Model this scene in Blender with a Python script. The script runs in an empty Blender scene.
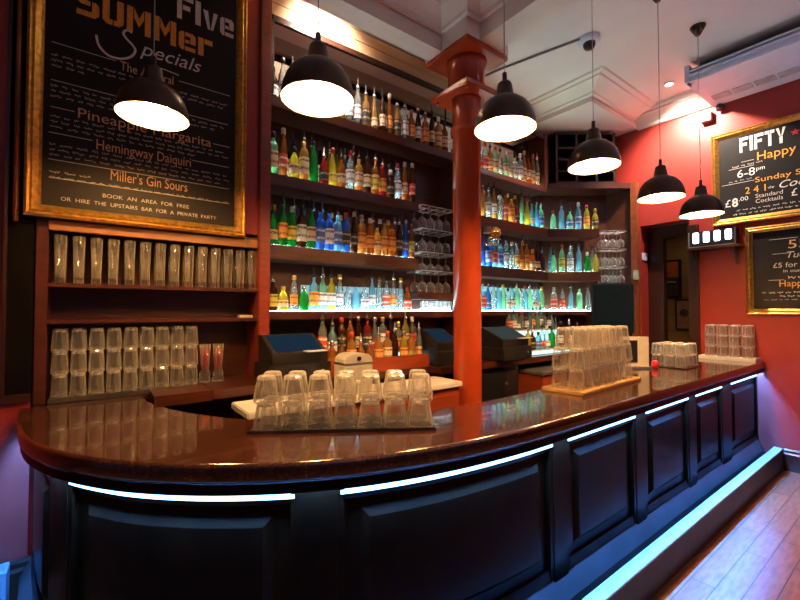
import bpy, bmesh, math, random
from mathutils import Vector, Matrix
R = random.Random(7)
S = bpy.context.scene
COL = S.collection

# ------------------------------------------------------------------ camera
PITCH = math.atan(10 / 408)
cam = bpy.data.objects.new('camera', bpy.data.cameras.new('camera'))
COL.objects.link(cam)
cam.data.sensor_width = 36.0
cam.data.lens = 36.0 * 408 / 800
cam.data.clip_start = 0.02
cam.location = (0, 0, 1.5)
fw = Vector((.6 * math.cos(PITCH), .8 * math.cos(PITCH), math.sin(PITCH)))
cam.rotation_euler = fw.to_track_quat('-Z', 'Y').to_euler()
S.camera = cam

# ------------------------------------------------------------------ world, exposure
wd = bpy.data.worlds.new('world'); S.world = wd; wd.use_nodes = True
wd.node_tree.nodes['Background'].inputs[0].default_value = (.62, .50, .80, 1)
wd.node_tree.nodes['Background'].inputs[1].default_value = .06
S.view_settings.view_transform = 'Standard'
S.view_settings.look = 'None'
S.view_settings.exposure = 0.0
S.view_settings.gamma = 1.0
S.cycles.transparent_max_bounces = 48
S.cycles.max_bounces = 24
S.cycles.transmission_bounces = 24
LAMP = 540.0      # strength of the pendant bulbs
LED = 1500.0       # strength of the blue strips on the bar front
SHELF = 30.0      # strength of the shelf strips
SPOT = 300.0      # watts of the ceiling spots


# ------------------------------------------------------------------ materials
M = {}
def mat(name, col, rough=.5, metal=0., var=.25, scale=12., bump=0., coat=0., stretch=None, spec=.5):
    if name in M: return M[name]
    m = bpy.data.materials.new(name); m.use_nodes = True
    nt = m.node_tree; n = nt.nodes; l = nt.links
    p = n['Principled BSDF']
    p.inputs['Roughness'].default_value = rough
    p.inputs['Metallic'].default_value = metal
    p.inputs['Coat Weight'].default_value = coat
    p.inputs['Specular IOR Level'].default_value = spec
    tc = n.new('ShaderNodeTexCoord')
    mp = n.new('ShaderNodeMapping')
    if stretch: mp.inputs['Scale'].default_value = stretch
    nz = n.new('ShaderNodeTexNoise'); nz.inputs['Scale'].default_value = scale; nz.inputs['Detail'].default_value = 4
    l.new(tc.outputs['Object'], mp.inputs[0]); l.new(mp.outputs[0], nz.inputs['Vector'])
    rp = n.new('ShaderNodeValToRGB')
    rp.color_ramp.elements[0].position = .3; rp.color_ramp.elements[1].position = .7
    rp.color_ramp.elements[0].color = tuple(c * (1 - var) for c in col) + (1,)
    rp.color_ramp.elements[1].color = tuple(min(1, c * (1 + var)) for c in col) + (1,)
    l.new(nz.outputs['Fac'], rp.inputs[0]); l.new(rp.outputs[0], p.inputs['Base Color'])
    if bump:
        b = n.new('ShaderNodeBump'); b.inputs['Strength'].default_value = bump; b.inputs['Distance'].default_value = .01
        l.new(nz.outputs['Fac'], b.inputs['Height']); l.new(b.outputs[0], p.inputs['Normal'])
    M[name] = m
    return m

def emit(name, col, strength):
    if name in M: return M[name]
    m = bpy.data.materials.new(name); m.use_nodes = True
    nt = m.node_tree; nt.nodes.clear()
    o = nt.nodes.new('ShaderNodeOutputMaterial'); e = nt.nodes.new('ShaderNodeEmission')
    e.inputs[0].default_value = tuple(col) + (1,); e.inputs[1].default_value = strength
    nt.links.new(e.outputs[0], o.inputs[0])
    M[name] = m
    return m

def glass(name, tint, body=.25, gloss=.35, rough=.06, trans=.3):
    """thin walled glass: tinted see-through, a share of translucent body, fresnel shine"""
    if name in M: return M[name]
    m = bpy.data.materials.new(name); m.use_nodes = True
    nt = m.node_tree; nt.nodes.clear(); n = nt.nodes; l = nt.links
    o = n.new('ShaderNodeOutputMaterial')
    t = n.new('ShaderNodeBsdfTransparent'); t.inputs[0].default_value = tuple(tint) + (1,)
    d = n.new('ShaderNodeBsdfTranslucent'); d.inputs[0].default_value = tuple(tint) + (1,)
    df = n.new('ShaderNodeBsdfDiffuse'); df.inputs[0].default_value = tuple(tint) + (1,)
    g = n.new('ShaderNodeBsdfGlossy'); g.inputs['Roughness'].default_value = rough
    lw = n.new('ShaderNodeLayerWeight'); lw.inputs[0].default_value = gloss
    tc = n.new('ShaderNodeTexCoord')
    nz = n.new('ShaderNodeTexNoise'); nz.inputs['Scale'].default_value = 60
    bp = n.new('ShaderNodeBump'); bp.inputs['Strength'].default_value = .12; bp.inputs['Distance'].default_value = .003
    l.new(tc.outputs['Object'], nz.inputs['Vector']); l.new(nz.outputs['Fac'], bp.inputs['Height']); l.new(bp.outputs[0], g.inputs['Normal'])
    a = n.new('ShaderNodeMixShader'); a.inputs[0].default_value = .5
    l.new(d.outputs[0], a.inputs[1]); l.new(df.outputs[0], a.inputs[2])
    b = n.new('ShaderNodeMixShader'); b.inputs[0].default_value = body
    l.new(t.outputs[0], b.inputs[1]); l.new(a.outputs[0], b.inputs[2])
    c = n.new('ShaderNodeMixShader')
    l.new(lw.outputs['Fresnel'], c.inputs[0]); l.new(b.outputs[0], c.inputs[1]); l.new(g.outputs[0], c.inputs[2])
    l.new(c.outputs[0], o.inputs[0])
    M[name] = m
    return m

def eglass(name, tint, edge=.75, milky=.03, rough=.10, power=1.7, base=.06, streak=.30):
    """clear moulded glass: see-through face-on, pale and shiny where the wall is seen edge-on"""
    if name in M: return M[name]
    m = bpy.data.materials.new(name); m.use_nodes = True
    nt = m.node_tree; nt.nodes.clear(); n = nt.nodes; l = nt.links
    o = n.new('ShaderNodeOutputMaterial')
    t = n.new('ShaderNodeBsdfTransparent'); t.inputs[0].default_value = (.985, .98, .965, 1)
    tl = n.new('ShaderNodeBsdfTranslucent'); tl.inputs[0].default_value = tuple(tint) + (1,)
    df = n.new('ShaderNodeBsdfDiffuse'); df.inputs[0].default_value = tuple(tint) + (1,)
    g = n.new('ShaderNodeBsdfGlossy'); g.inputs['Roughness'].default_value = rough
    tc = n.new('ShaderNodeTexCoord'); nz = n.new('ShaderNodeTexNoise'); nz.inputs['Scale'].default_value = 55
    bp = n.new('ShaderNodeBump'); bp.inputs['Strength'].default_value = .35; bp.inputs['Distance'].default_value = .004
    l.new(tc.outputs['Object'], nz.inputs['Vector']); l.new(nz.outputs['Fac'], bp.inputs['Height']); l.new(bp.outputs[0], g.inputs['Normal'])
    a = n.new('ShaderNodeMixShader'); a.inputs[0].default_value = .5; l.new(tl.outputs[0], a.inputs[1]); l.new(df.outputs[0], a.inputs[2])
    b = n.new('ShaderNodeMixShader'); b.inputs[0].default_value = .5; l.new(a.outputs[0], b.inputs[1]); l.new(g.outputs[0], b.inputs[2])
    lw = n.new('ShaderNodeLayerWeight'); lw.inputs[0].default_value = .5
    pw = n.new('ShaderNodeMath'); pw.operation = 'POWER'; pw.inputs[1].default_value = power; l.new(lw.outputs['Facing'], pw.inputs[0])
    mr = n.new('ShaderNodeMapRange'); mr.inputs['To Min'].default_value = base; mr.inputs['To Max'].default_value = edge; l.new(pw.outputs[0], mr.inputs['Value'])
    mp = n.new('ShaderNodeMapping'); mp.inputs['Scale'].default_value = (70, 70, 6); l.new(tc.outputs['Object'], mp.inputs[0])
    st = n.new('ShaderNodeTexNoise'); st.inputs['Scale'].default_value = 1; l.new(mp.outputs[0], st.inputs['Vector'])
    sr = n.new('ShaderNodeMapRange'); sr.inputs['From Min'].default_value = .48; sr.inputs['From Max'].default_value = .68; sr.inputs['To Max'].default_value = streak; l.new(st.outputs['Fac'], sr.inputs['Value'])
    ad = n.new('ShaderNodeMath'); ad.operation = 'ADD'; ad.use_clamp = True; l.new(mr.outputs[0], ad.inputs[0]); l.new(sr.outputs[0], ad.inputs[1])
    c = n.new('ShaderNodeMixShader'); l.new(ad.outputs[0], c.inputs[0]); l.new(t.outputs[0], c.inputs[1]); l.new(b.outputs[0], c.inputs[2])
    l.new(c.outputs[0], o.inputs[0])
    M[name] = m
    return m

RED = mat('red_wall', (.33, .031, .023), .42, var=.10, scale=3, bump=.05)
MAHO = mat('mahogany', (.058, .0125, .0055), .34, var=.35, scale=5, stretch=(1, 1, 8), coat=.2)
MAHOX = mat('mahogany_boards', (.062, .0145, .006), .38, var=.30, scale=4, stretch=(1, 4, 9), coat=.2)
DARKW = mat('dark_wood', (.030, .010, .006), .3, var=.3, scale=6, stretch=(1, 1, 6))
BARW = mat('bar_wood', (.0075, .0019, .0006), .30, var=.35, scale=5, stretch=(3, 3, 1), coat=0, spec=.07)
TOPW = mat('counter_wood', (.050, .016, .0085), .16, var=.5, scale=38, coat=.6, stretch=(1, 2, 1))
COLR = mat('column_red', (.46, .062, .017), .22, var=.12, scale=4, coat=.3)
CREAM = mat('ceiling_paint', (.72, .66, .64), .55, var=.05, scale=2)
PLAST = mat('cornice_plaster', (.74, .66, .60), .5, var=.05, scale=3)
BOARDC = mat('boarded_cream', (.48, .33, .19), .35, var=.12, scale=2, stretch=(1, 3, 20))
GOLD = mat('gold_gilt', (.72, .40, .08), .32, metal=.85, var=.3, scale=40, bump=.3)
SLATE = mat('chalkboard', (.010, .008, .007), .6, var=.5, scale=3, spec=.25)
CHW = mat('chalk_white', (.72, .70, .66), .8, var=.15, scale=90)
CHO = mat('chalk_orange', (.78, .36, .05), .8, var=.2, scale=90)
CHG = mat('chalk_grey', (.62, .56, .48), .8, var=.2, scale=90)
CHR = mat('chalk_red', (.45, .02, .03), .8, var=.2, scale=90)
BLKM = mat('black_metal', (.060, .036, .022), .30, metal=.6, var=.15, scale=8)
BLKP = mat('black_plastic', (.014, .013, .014), .35, var=.2, scale=10)
SHADEIN = mat('shade_inside', (.85, .66, .42), .5, var=.04)
CHROME = mat('steel', (.62, .60, .57), .28, metal=.9, var=.12, scale=12, stretch=(1, 1, 10))
BRASS = mat('brass', (.75, .50, .18), .22, metal=.95, var=.2, scale=14)
WHITEP = mat('white_paint', (.64, .72, .90), .4, var=.05)
REDP = mat('red_cupboard', (.27, .045, .016), .3, var=.2, scale=4, stretch=(1, 1, 5), coat=.2)
WORKT = mat('white_worktop', (.70, .66, .62), .3, var=.08, scale=10)
FRIDGE = mat('fridge_black', (.012, .012, .014), .2, var=.2)
TRAYM = mat('steel_tray', (.13, .11, .09), .35, metal=.7, var=.2, scale=20)
TRAYW = mat('wooden_tray', (.46, .27, .10), .4, var=.25, scale=8, stretch=(8, 1, 1))
CREAMT = mat('cream_card', (.55, .50, .42), .5, var=.08)
TUMB = eglass('tumbler_glass', (.96, .90, .78), edge=.92, base=.10)
TGLINT = eglass('tumbler_glint_glass', (.95, .88, .76), edge=.95, base=.50)  # milkier base and rim imitate bright lines of caught light
FINE = eglass('stem_glass', (.95, .95, .95), edge=.9, base=.08, streak=.15)
PINT = eglass('pint_glass', (.92, .84, .70), edge=.8, base=.04)

BOT = {
    'clear': glass('bottle_clear', (.86, .95, .96), body=.20, gloss=.3),
    'amber': glass('bottle_amber', (.72, .28, .05), body=.30, gloss=.3),
    'green': glass('bottle_green', (.05, .50, .12), body=.30, gloss=.3),
    'pale green': glass('bottle_pale', (.55, .92, .66), body=.30, gloss=.3),
    'blue': glass('bottle_blue', (.12, .42, .92), body=.30, gloss=.3),
    'pale blue': glass('bottle_paleblue', (.45, .82, .95), body=.30, gloss=.3),
    'dark brown': glass('bottle_dark', (.10, .030, .012), body=.6, gloss=.3),
    'yellow': glass('bottle_yellow', (.88, .74, .14), body=.34, gloss=.3),
    'red': glass('bottle_red', (.62, .05, .05), body=.35, gloss=.3),
    'honey': glass('bottle_honey', (.88, .52, .16), body=.32, gloss=.3),
}
def label_mat(name, col, ink):
    m = mat(name, col, .6, var=.10, scale=40)
    nt = m.node_tree; n = nt.nodes; l = nt.links; p = n['Principled BSDF']
    src = p.inputs['Base Color'].links[0].from_socket
    tc = n.new('ShaderNodeTexCoord'); sx = n.new('ShaderNodeSeparateXYZ'); l.new(tc.outputs['Object'], sx.inputs[0])
    w = n.new('ShaderNodeMath'); w.operation = 'PINGPONG'; w.inputs[1].default_value = .026; l.new(sx.outputs['Z'], w.inputs[0])
    g = n.new('ShaderNodeMath'); g.operation = 'GREATER_THAN'; g.inputs[1].default_value = .018; l.new(w.outputs[0], g.inputs[0])
    nz = n.new('ShaderNodeTexNoise'); nz.inputs['Scale'].default_value = 95; l.new(tc.outputs['Object'], nz.inputs['Vector'])
    k = n.new('ShaderNodeMath'); k.operation = 'GREATER_THAN'; k.inputs[1].default_value = .47; l.new(nz.outputs['Fac'], k.inputs[0])
    q = n.new('ShaderNodeMath'); q.operation = 'MULTIPLY'; l.new(g.outputs[0], q.inputs[0]); l.new(k.outputs[0], q.inputs[1])
    mx = n.new('ShaderNodeMixRGB'); l.new(q.outputs[0], mx.inputs[0]); l.new(src, mx.inputs[1]); mx.inputs[2].default_value = tuple(ink) + (1,)
    l.new(mx.outputs[0], p.inputs['Base Color'])
    return m
LAB = {
    'cream': label_mat('label_cream', (.74, .60, .38), (.16, .06, .03)),
    'white': label_mat('label_white', (.80, .80, .78), (.10, .12, .25)),
    'orange': label_mat('label_orange', (.82, .38, .08), (.30, .05, .02)),
    'red': label_mat('label_red', (.62, .06, .05), (.80, .70, .50)),
    'black': label_mat('label_black', (.03, .03, .035), (.55, .42, .20)),
    'yellow': label_mat('label_yellow', (.84, .64, .10), (.12, .18, .05)),
    'blue': label_mat('label_blue', (.08, .16, .50), (.75, .75, .75)),
}
CAPS = [mat('cap_black', (.02, .02, .02), .4), mat('cap_steel', (.6, .6, .6), .25, metal=.9), mat('cap_red', (.45, .03, .02), .4),
        mat('cap_gold', (.7, .45, .12), .3, metal=.8), mat('cap_white', (.7, .7, .68), .5)]

def boards_floor():
    m = bpy.data.materials.new('floor_boards'); m.use_nodes = True
    nt = m.node_tree; n = nt.nodes; l = nt.links; p = n['Principled BSDF']
    tc = n.new('ShaderNodeTexCoord')
    b = n.new('ShaderNodeTexBrick'); b.inputs['Scale'].default_value = 1.0
    b.inputs['Brick Width'].default_value = .9; b.inputs['Row Height'].default_value = .11; b.inputs['Mortar Size'].default_value = .003
    b.inputs['Color1'].default_value = (.23, .085, .040, 1); b.inputs['Color2'].default_value = (.33, .135, .062, 1); b.inputs['Mortar'].default_value = (.05, .02, .01, 1)
    b.offset = .37
    nz = n.new('ShaderNodeTexNoise'); nz.inputs['Scale'].default_value = 9; nz.inputs['Detail'].default_value = 6
    mp = n.new('ShaderNodeMapping'); mp.inputs['Scale'].default_value = (1, 5, 1)
    mx = n.new('ShaderNodeMixRGB'); mx.blend_type = 'MULTIPLY'; mx.inputs[0].default_value = .75
    rp = n.new('ShaderNodeValToRGB'); rp.color_ramp.elements[0].color = (.35, .3, .28, 1); rp.color_ramp.elements[0].position = .3; rp.color_ramp.elements[1].position = .65
    l.new(tc.outputs['Object'], b.inputs['Vector']); l.new(tc.outputs['Object'], mp.inputs[0]); l.new(mp.outputs[0], nz.inputs['Vector'])
    l.new(nz.outputs['Fac'], rp.inputs[0]); l.new(b.outputs['Color'], mx.inputs[1]); l.new(rp.outputs[0], mx.inputs[2]); l.new(mx.outputs[0], p.inputs['Base Color'])
    p.inputs['Roughness'].default_value = .33
    bp = n.new('ShaderNodeBump'); bp.inputs['Strength'].default_value = .3; bp.inputs['Distance'].default_value = .004
    l.new(b.outputs['Fac'], bp.inputs['Height']); bp.invert = True; l.new(bp.outputs[0], p.inputs['Normal'])
    return m

def brick_wall():
    m = bpy.data.materials.new('ochre_brick'); m.use_nodes = True
    nt = m.node_tree; n = nt.nodes; l = nt.links; p = n['Principled BSDF']
    tc = n.new('ShaderNodeTexCoord'); mp = n.new('ShaderNodeMapping'); mp.inputs['Rotation'].default_value = (math.pi / 2, 0, math.pi / 2)
    b = n.new('ShaderNodeTexBrick'); b.inputs['Scale'].default_value = 1
    b.inputs['Brick Width'].default_value = .24; b.inputs['Row Height'].default_value = .08; b.inputs['Mortar Size'].default_value = .006
    b.inputs['Color1'].default_value = (.42, .29, .10, 1); b.inputs['Color2'].default_value = (.34, .24, .09, 1); b.inputs['Mortar'].default_value = (.20, .15, .07, 1)
    l.new(tc.outputs['Object'], mp.inputs[0]); l.new(mp.outputs[0], b.inputs['Vector']); l.new(b.outputs['Color'], p.inputs['Base Color'])
    p.inputs['Roughness'].default_value = .7
    return m


# ------------------------------------------------------------------ mesh helpers
class MB:
    def __init__(s): s.v = []; s.f = []; s.sm = []
    def add(s, vs, fs, smooth=False):
        o = len(s.v); s.v += [tuple(v) for v in vs]
        for f in fs: s.f.append([i + o for i in f]); s.sm.append(smooth)
        return s
    def box(s, x0, x1, y0, y1, z0, z1, rot=0, piv=(0, 0)):
        P = [(x0, y0), (x1, y0), (x1, y1), (x0, y1)]
        if rot:
            c, sn = math.cos(rot), math.sin(rot)
            P = [(piv[0] + (x - piv[0]) * c - (y - piv[1]) * sn, piv[1] + (x - piv[0]) * sn + (y - piv[1]) * c) for x, y in P]
        return s.prism(P, z0, z1)
    def prism(s, P, z0, z1):
        n = len(P)
        vs = [(x, y, z0) for x, y in P] + [(x, y, z1) for x, y in P]
        fs = [list(range(n))[::-1], list(range(n, 2 * n))] + [[i, (i + 1) % n, n + (i + 1) % n, n + i] for i in range(n)]
        return s.add(vs, fs)
    def lathe(s, prof, seg=16, c=(0, 0, 0), cap0=True, cap1=True, smooth=True, squash=1.0, square=0.0):
        vs = []; fs = []
        for r, z in prof:
            for i in range(seg):
                a = 2 * math.pi * (i + .5) / seg
                k = 1.0
                if square: k = 1 + square * (1 / max(abs(math.cos(a)), abs(math.sin(a))) - 1)
                vs.append((c[0] + r * k * math.cos(a), c[1] + r * k * squash * math.sin(a), c[2] + z))
        for j in range(len(prof) - 1):
            for i in range(seg):
                k = (i + 1) % seg
                fs.append([j * seg + i, j * seg + k, (j + 1) * seg + k, (j + 1) * seg + i])
        s.add(vs, fs, smooth)
        o = len(s.v) - len(vs)
        if cap0: s.f.append([o + i for i in range(seg)][::-1]); s.sm.append(False)
        if cap1: s.f.append([o + (len(prof) - 1) * seg + i for i in range(seg)]); s.sm.append(False)
        return s
    def tube(s, pts, r, seg=8, smooth=True):
        pts = [Vector(p) for p in pts]; vs = []; fs = []
        up = None
        for i, p in enumerate(pts):
            d = (pts[min(i + 1, len(pts) - 1)] - pts[max(i - 1, 0)]).normalized()
            if up is None: up = Vector((0, 0, 1)) if abs(d.z) < .9 else Vector((1, 0, 0))
            a = d.cross(up).normalized(); b = a.cross(d).normalized(); up = b
            for k in range(seg):
                t = 2 * math.pi * k / seg
                vs.append(p + a * r * math.cos(t) + b * r * math.sin(t))
        for j in range(len(pts) - 1):
            for i in range(seg):
                k = (i + 1) % seg
                fs.append([j * seg + i, j * seg + k, (j + 1) * seg + k, (j + 1) * seg + i])
        fs.append(list(range(seg))[::-1]); fs.append([(len(pts) - 1) * seg + i for i in range(seg)])
        return s.add(vs, fs, smooth)
    def sweep(s, path, prof, closed=False, smooth=False):
        """closed profile [(outward offset, z)] carried along a plan path [(x, y)]"""
        rows = []
        for k in range(len(prof)):
            rows.append(offset(path, prof[k][0], closed))
        n = len(path); m = len(prof); vs = []; fs = []
        for i in range(n):
            for k in range(m): vs.append((rows[k][i][0], rows[k][i][1], prof[k][1]))
        for i in range(n if closed else n - 1):
            j = (i + 1) % n
            for k in range(m):
                q = (k + 1) % m
                fs.append([i * m + k, j * m + k, j * m + q, i * m + q])
        if not closed:
            fs.append(list(range(m))); fs.append([(n - 1) * m + k for k in range(m)][::-1])
        return s.add(vs, fs, smooth)
    def build(s, name, material, parent=None, loc=None, bevel=0):
        me = bpy.data.meshes.new(name)
        me.from_pydata(s.v, [], s.f)
        me.polygons.foreach_set('use_smooth', s.sm)
        bm = bmesh.new(); bm.from_mesh(me)
        bmesh.ops.recalc_face_normals(bm, faces=bm.faces)
        if bevel:
            bmesh.ops.bevel(bm, geom=[e for e in bm.edges if len(e.link_faces) == 2 and e.calc_face_angle(0) > .5], offset=bevel, segments=2, affect='EDGES', clamp_overlap=True)
        bm.to_mesh(me); bm.free()
        me.materials.append(material)
        o = bpy.data.objects.new(name, me); COL.objects.link(o)
        if parent: o.parent = parent
        if loc: o.location = loc
        return o

def offset(path, d, closed=False):
    """offset to the left-hand side... outward = clockwise normal of the travel direction"""
    out = []; n = len(path)
    for i, p in enumerate(path):
        a = path[i - 1] if (i > 0 or closed) else p
        b = path[(i + 1) % n] if (i < n - 1 or closed) else p
        def nn(u, v):
            dx, dy = v[0] - u[0], v[1] - u[1]; L = math.hypot(dx, dy) or 1
            return (dy / L, -dx / L)
        if a is p: nx, ny = nn(p, b); k = 1
        elif b is p: nx, ny = nn(a, p); k = 1
        else:
            n1 = nn(a, p); n2 = nn(p, b)
            nx, ny = n1[0] + n2[0], n1[1] + n2[1]; L = math.hypot(nx, ny) or 1; nx /= L; ny /= L
            k = 1 / max(.35, nx * n1[0] + ny * n1[1])
        out.append((p[0] + nx * d * k, p[1] + ny * d * k))
    return out

def spline(P, n=12):
    out = []
    for i in range(len(P) - 1):
        p0 = P[max(i - 1, 0)]; p1 = P[i]; p2 = P[i + 1]; p3 = P[min(i + 2, len(P) - 1)]
        for k in range(n):
            t = k / n
            out.append(tuple(.5 * (2 * p1[c] + (p2[c] - p0[c]) * t + (2 * p0[c] - 5 * p1[c] + 4 * p2[c] - p3[c]) * t * t + (3 * p1[c] - p0[c] - 3 * p2[c] + p3[c]) * t ** 3) for c in range(len(p1))))
    out.append(tuple(P[-1])); return out

def resample(P, step):
    L = [0]
    for a, b in zip(P, P[1:]): L.append(L[-1] + math.dist(a, b))
    n = max(2, int(L[-1] / step)); out = []; j = 0
    for i in range(n + 1):
        s = L[-1] * i / n
        while j < len(P) - 2 and L[j + 1] < s: j += 1
        t = (s - L[j]) / max(1e-9, L[j + 1] - L[j])
        out.append(tuple(P[j][c] + (P[j + 1][c] - P[j][c]) * min(1, t) for c in range(len(P[0]))))
    return out

def sub(path, s0, s1, step=.04):
    """piece of a plan path between two arc lengths"""
    L = [0]
    for a, b in zip(path, path[1:]): L.append(L[-1] + math.dist(a, b))
    def at(s):
        for j in range(len(path) - 1):
            if s <= L[j + 1] or j == len(path) - 2:
                t = (s - L[j]) / max(1e-9, L[j + 1] - L[j])
                return tuple(path[j][c] + (path[j + 1][c] - path[j][c]) * t for c in (0, 1))
    n = max(1, int(round((s1 - s0) / step)))
    return [at(s0 + (s1 - s0) * i / n) for i in range(n + 1)]

def tag(o, label, cat, group=None, kind=None):
    o['label'] = label; o['category'] = cat
    if group: o['group'] = group
    if kind: o['kind'] = kind
    return o

def thing(name, label, cat, loc=(0, 0, 0), rz=0, group=None):
    o = bpy.data.objects.new(name, None); COL.objects.link(o)
    o.empty_display_size = .1
    o.location = loc; o.rotation_euler = (0, 0, rz)
    return tag(o, label, cat, group)

def struct(o):
    o['kind'] = 'structure'; return o

def dup(root, loc, rz=0, label=None, group=None, scale=None):
    r = root.copy(); COL.objects.link(r); r.location = loc; r.rotation_euler = (0, 0, rz)
    if label: r['label'] = label
    if group: r['group'] = group
    if scale: r.scale = scale
    for ch in KIDS.get(root.name, list(root.children)):
        c = ch.copy(); COL.objects.link(c); c.parent = r
    return r
KIDS = {}

ORD = ['first', 'second', 'third', 'fourth', 'fifth', 'sixth', 'seventh', 'eighth', 'ninth', 'tenth', 'eleventh', 'twelfth', 'thirteenth', 'fourteenth', 'fifteenth',
       'sixteenth', 'seventeenth', 'eighteenth', 'nineteenth', 'twentieth', 'twenty-first', 'twenty-second', 'twenty-third', 'twenty-fourth', 'twenty-fifth']

def text_mesh(name, body, x, z, h, material, parent, place, width=None, bold=0., shear=0., align='LEFT'):
    """flat chalk lettering; place(u, v) turns board coordinates into points; h = cap height"""
    cu = bpy.data.curves.new('t', 'FONT'); cu.body = body; cu.size = 1.0; cu.offset = bold; cu.shear = shear; cu.resolution_u = 3
    ob = bpy.data.objects.new('t', cu); COL.objects.link(ob)
    dg = bpy.context.evaluated_depsgraph_get(); dg.update()
    me = ob.evaluated_get(dg).to_mesh()
    vs = [v.co.copy() for v in me.vertices]; fs = [list(p.vertices) for p in me.polygons]
    ob.evaluated_get(dg).to_mesh_clear()
    bpy.data.objects.remove(ob); bpy.data.curves.remove(cu)
    x0 = min(v.x for v in vs); x1 = max(v.x for v in vs)
    sz = h / .72; sx = sz if width is None else width / (x1 - x0)
    par = list(range(len(vs)))
    def fd(a):
        while par[a] != a: par[a] = par[par[a]]; a = par[a]
        return a
    for f in fs:
        for q in f[1:]: par[fd(q)] = fd(f[0])
    isl = {}
    for f in fs: isl.setdefault(fd(f[0]), []).append(f)
    isl = sorted(isl.values(), key=lambda L: min(vs[q].x for f in L for q in f))
    words = []; end = None
    for L in isl:
        a = min(vs[q].x for f in L for q in f); b = max(vs[q].x for f in L for q in f)
        if end is None or a > end + .20: words.append([])
        words[-1] += L; end = b if end is None else max(end, b)
    for W in words:
        idx = sorted({q for f in W for q in f}); mp_ = {q: i for i, q in enumerate(idx)}
        mb = MB(); mb.add([place(x + (vs[q].x - x0) * sx, z + vs[q].y * sz) for q in idx], [[mp_[q] for q in f] for f in W])
        mb.build(name, material, parent)

GL = {  # block stencil letters on a 4 x 6 grid: list of polygons
    'F': [[(0, 0), (1.2, 0), (1.2, 6), (0, 6)], [(1.45, 4.8), (4, 4.8), (4, 6), (1.45, 6)], [(1.45, 2.5), (3.3, 2.5), (3.3, 3.7), (1.45, 3.7)]],
    'I': [[(0, 0), (1.4, 0), (1.4, 6), (0, 6)]],
    'T': [[(1.4, 0), (2.7, 0), (2.7, 4.6), (1.4, 4.6)], [(0, 4.8), (1.9, 4.8), (1.9, 6), (0, 6)], [(2.15, 4.8), (4, 4.8), (4, 6), (2.15, 6)]],
    'Y': [[(1.4, 0), (2.7, 0), (2.7, 2.6), (1.4, 2.6)], [(1.4, 2.8), (2.0, 2.8), (1.2, 6), (0, 6)], [(2.2, 2.8), (2.7, 2.8), (4, 6), (2.8, 6)]],
    'v': [[(1.3, 0), (1.95, 0), (1.3, 4.6), (0, 4.6)], [(2.1, 0), (2.7, 0), (4, 4.6), (2.8, 4.6)]],
    'e': [[(0, .6), (.6, 0), (1.2, 0), (1.2, 4.6), (.6, 4.6), (0, 4.0)], [(1.4, 0), (3.8, 0), (3.8, 1.0), (1.4, 1.0)], [(1.4, 3.6), (2.6, 3.6), (2.6, 1.9), (3.8, 1.9), (3.8, 4.0), (3.2, 4.6), (1.4, 4.6)], [(1.4, 1.9), (2.4, 1.9), (2.4, 2.7), (1.4, 2.7)]],
    'r': [[(0, 0), (1.3, 0), (1.3, 4.6), (0, 4.6)], [(1.5, 3.3), (3.4, 3.3), (3.4, 4.6), (1.5, 4.6)]],
    'S': [[(0, 0), (3.2, 0), (4, .8), (4, 3.0), (3.4, 3.6), (2.7, 3.6), (2.7, 1.2), (0, 1.2)], [(0, 3.2), (.8, 2.5), (2.4, 2.5), (2.4, 3.5), (1.3, 3.7), (1.3, 4.8), (4, 4.8), (4, 6), (.8, 6), (0, 5.2)]],
    'U': [[(0, .8), (.8, 0), (1.9, 0), (1.9, 1.2), (1.3, 1.2), (1.3, 6), (0, 6)], [(2.1, 0), (3.2, 0), (4, .8), (4, 6), (2.7, 6), (2.7, 1.2), (2.1, 1.2)]],
    'M': [[(0, 0), (1.2, 0), (1.2, 6), (0, 6)], [(1.4, 6), (1.4, 3.6), (2.4, 1.6), (3.4, 3.6), (3.4, 6), (2.4, 3.6)], [(3.6, 0), (4.8, 0), (4.8, 6), (3.6, 6)]],
}
def block_text(name, s, x, z, h, width, material, parent, place):
    w = []; 
    for ch in s: w.append(max(p[0] for q in GL[ch] for p in q) if ch in GL else 2)
    tot = sum(w) + .6 * (len(s) - 1); k = width / tot; kz = h / 6; mb = MB(); cx = 0
    for ch, cw in zip(s, w):
        for q in GL.get(ch, []): mb.add([place(x + (cx + a) * k, z + b * kz) for a, b in q], [list(range(len(q)))])
        cx += cw + .6
    return mb.build(name, material, parent)

def ribbon(mb, pts, w, place):
    """flat chalk stroke along board points"""
    n = len(pts); vs = []
    for i, p in enumerate(pts):
        a = pts[max(0, i - 1)]; b = pts[min(n - 1, i + 1)]
        dx, dy = b[0] - a[0], b[1] - a[1]; L = math.hypot(dx, dy) or 1
        vs += [place(p[0] - dy / L * w / 2, p[1] + dx / L * w / 2), place(p[0] + dy / L * w / 2, p[1] - dx / L * w / 2)]
    mb.add(vs, [[2 * i, 2 * i + 1, 2 * i + 3, 2 * i + 2] for i in range(n - 1)])

def scribble(mb, x0, x1, z, h, place, rr):
    """a line of handwriting too small to read: word-long wavering strokes"""
    x = x0
    while x < x1:
        L = rr.uniform(.025, .06); n = int(L / .005)
        pts = [(x + i * .005 + rr.uniform(-.001, .001), z + (h * rr.uniform(.0, .55) if i % 2 else h * rr.uniform(.45, 1.0))) for i in range(n)]
        if len(pts) > 2 and x + L < x1 + .02: ribbon(mb, pts, h * .22, place)
        x += L + rr.uniform(.008, .014)

# ------------------------------------------------------------------ the room
CEIL = 3.84
fl = MB().box(-4, 8, -4.5, 3.3, -.1, 0).build('floor', boards_floor()); struct(fl)
struct(MB().box(-4, 5.4, -4.5, 3.3, CEIL, CEIL + .1).build('ceiling', CREAM))
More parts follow.
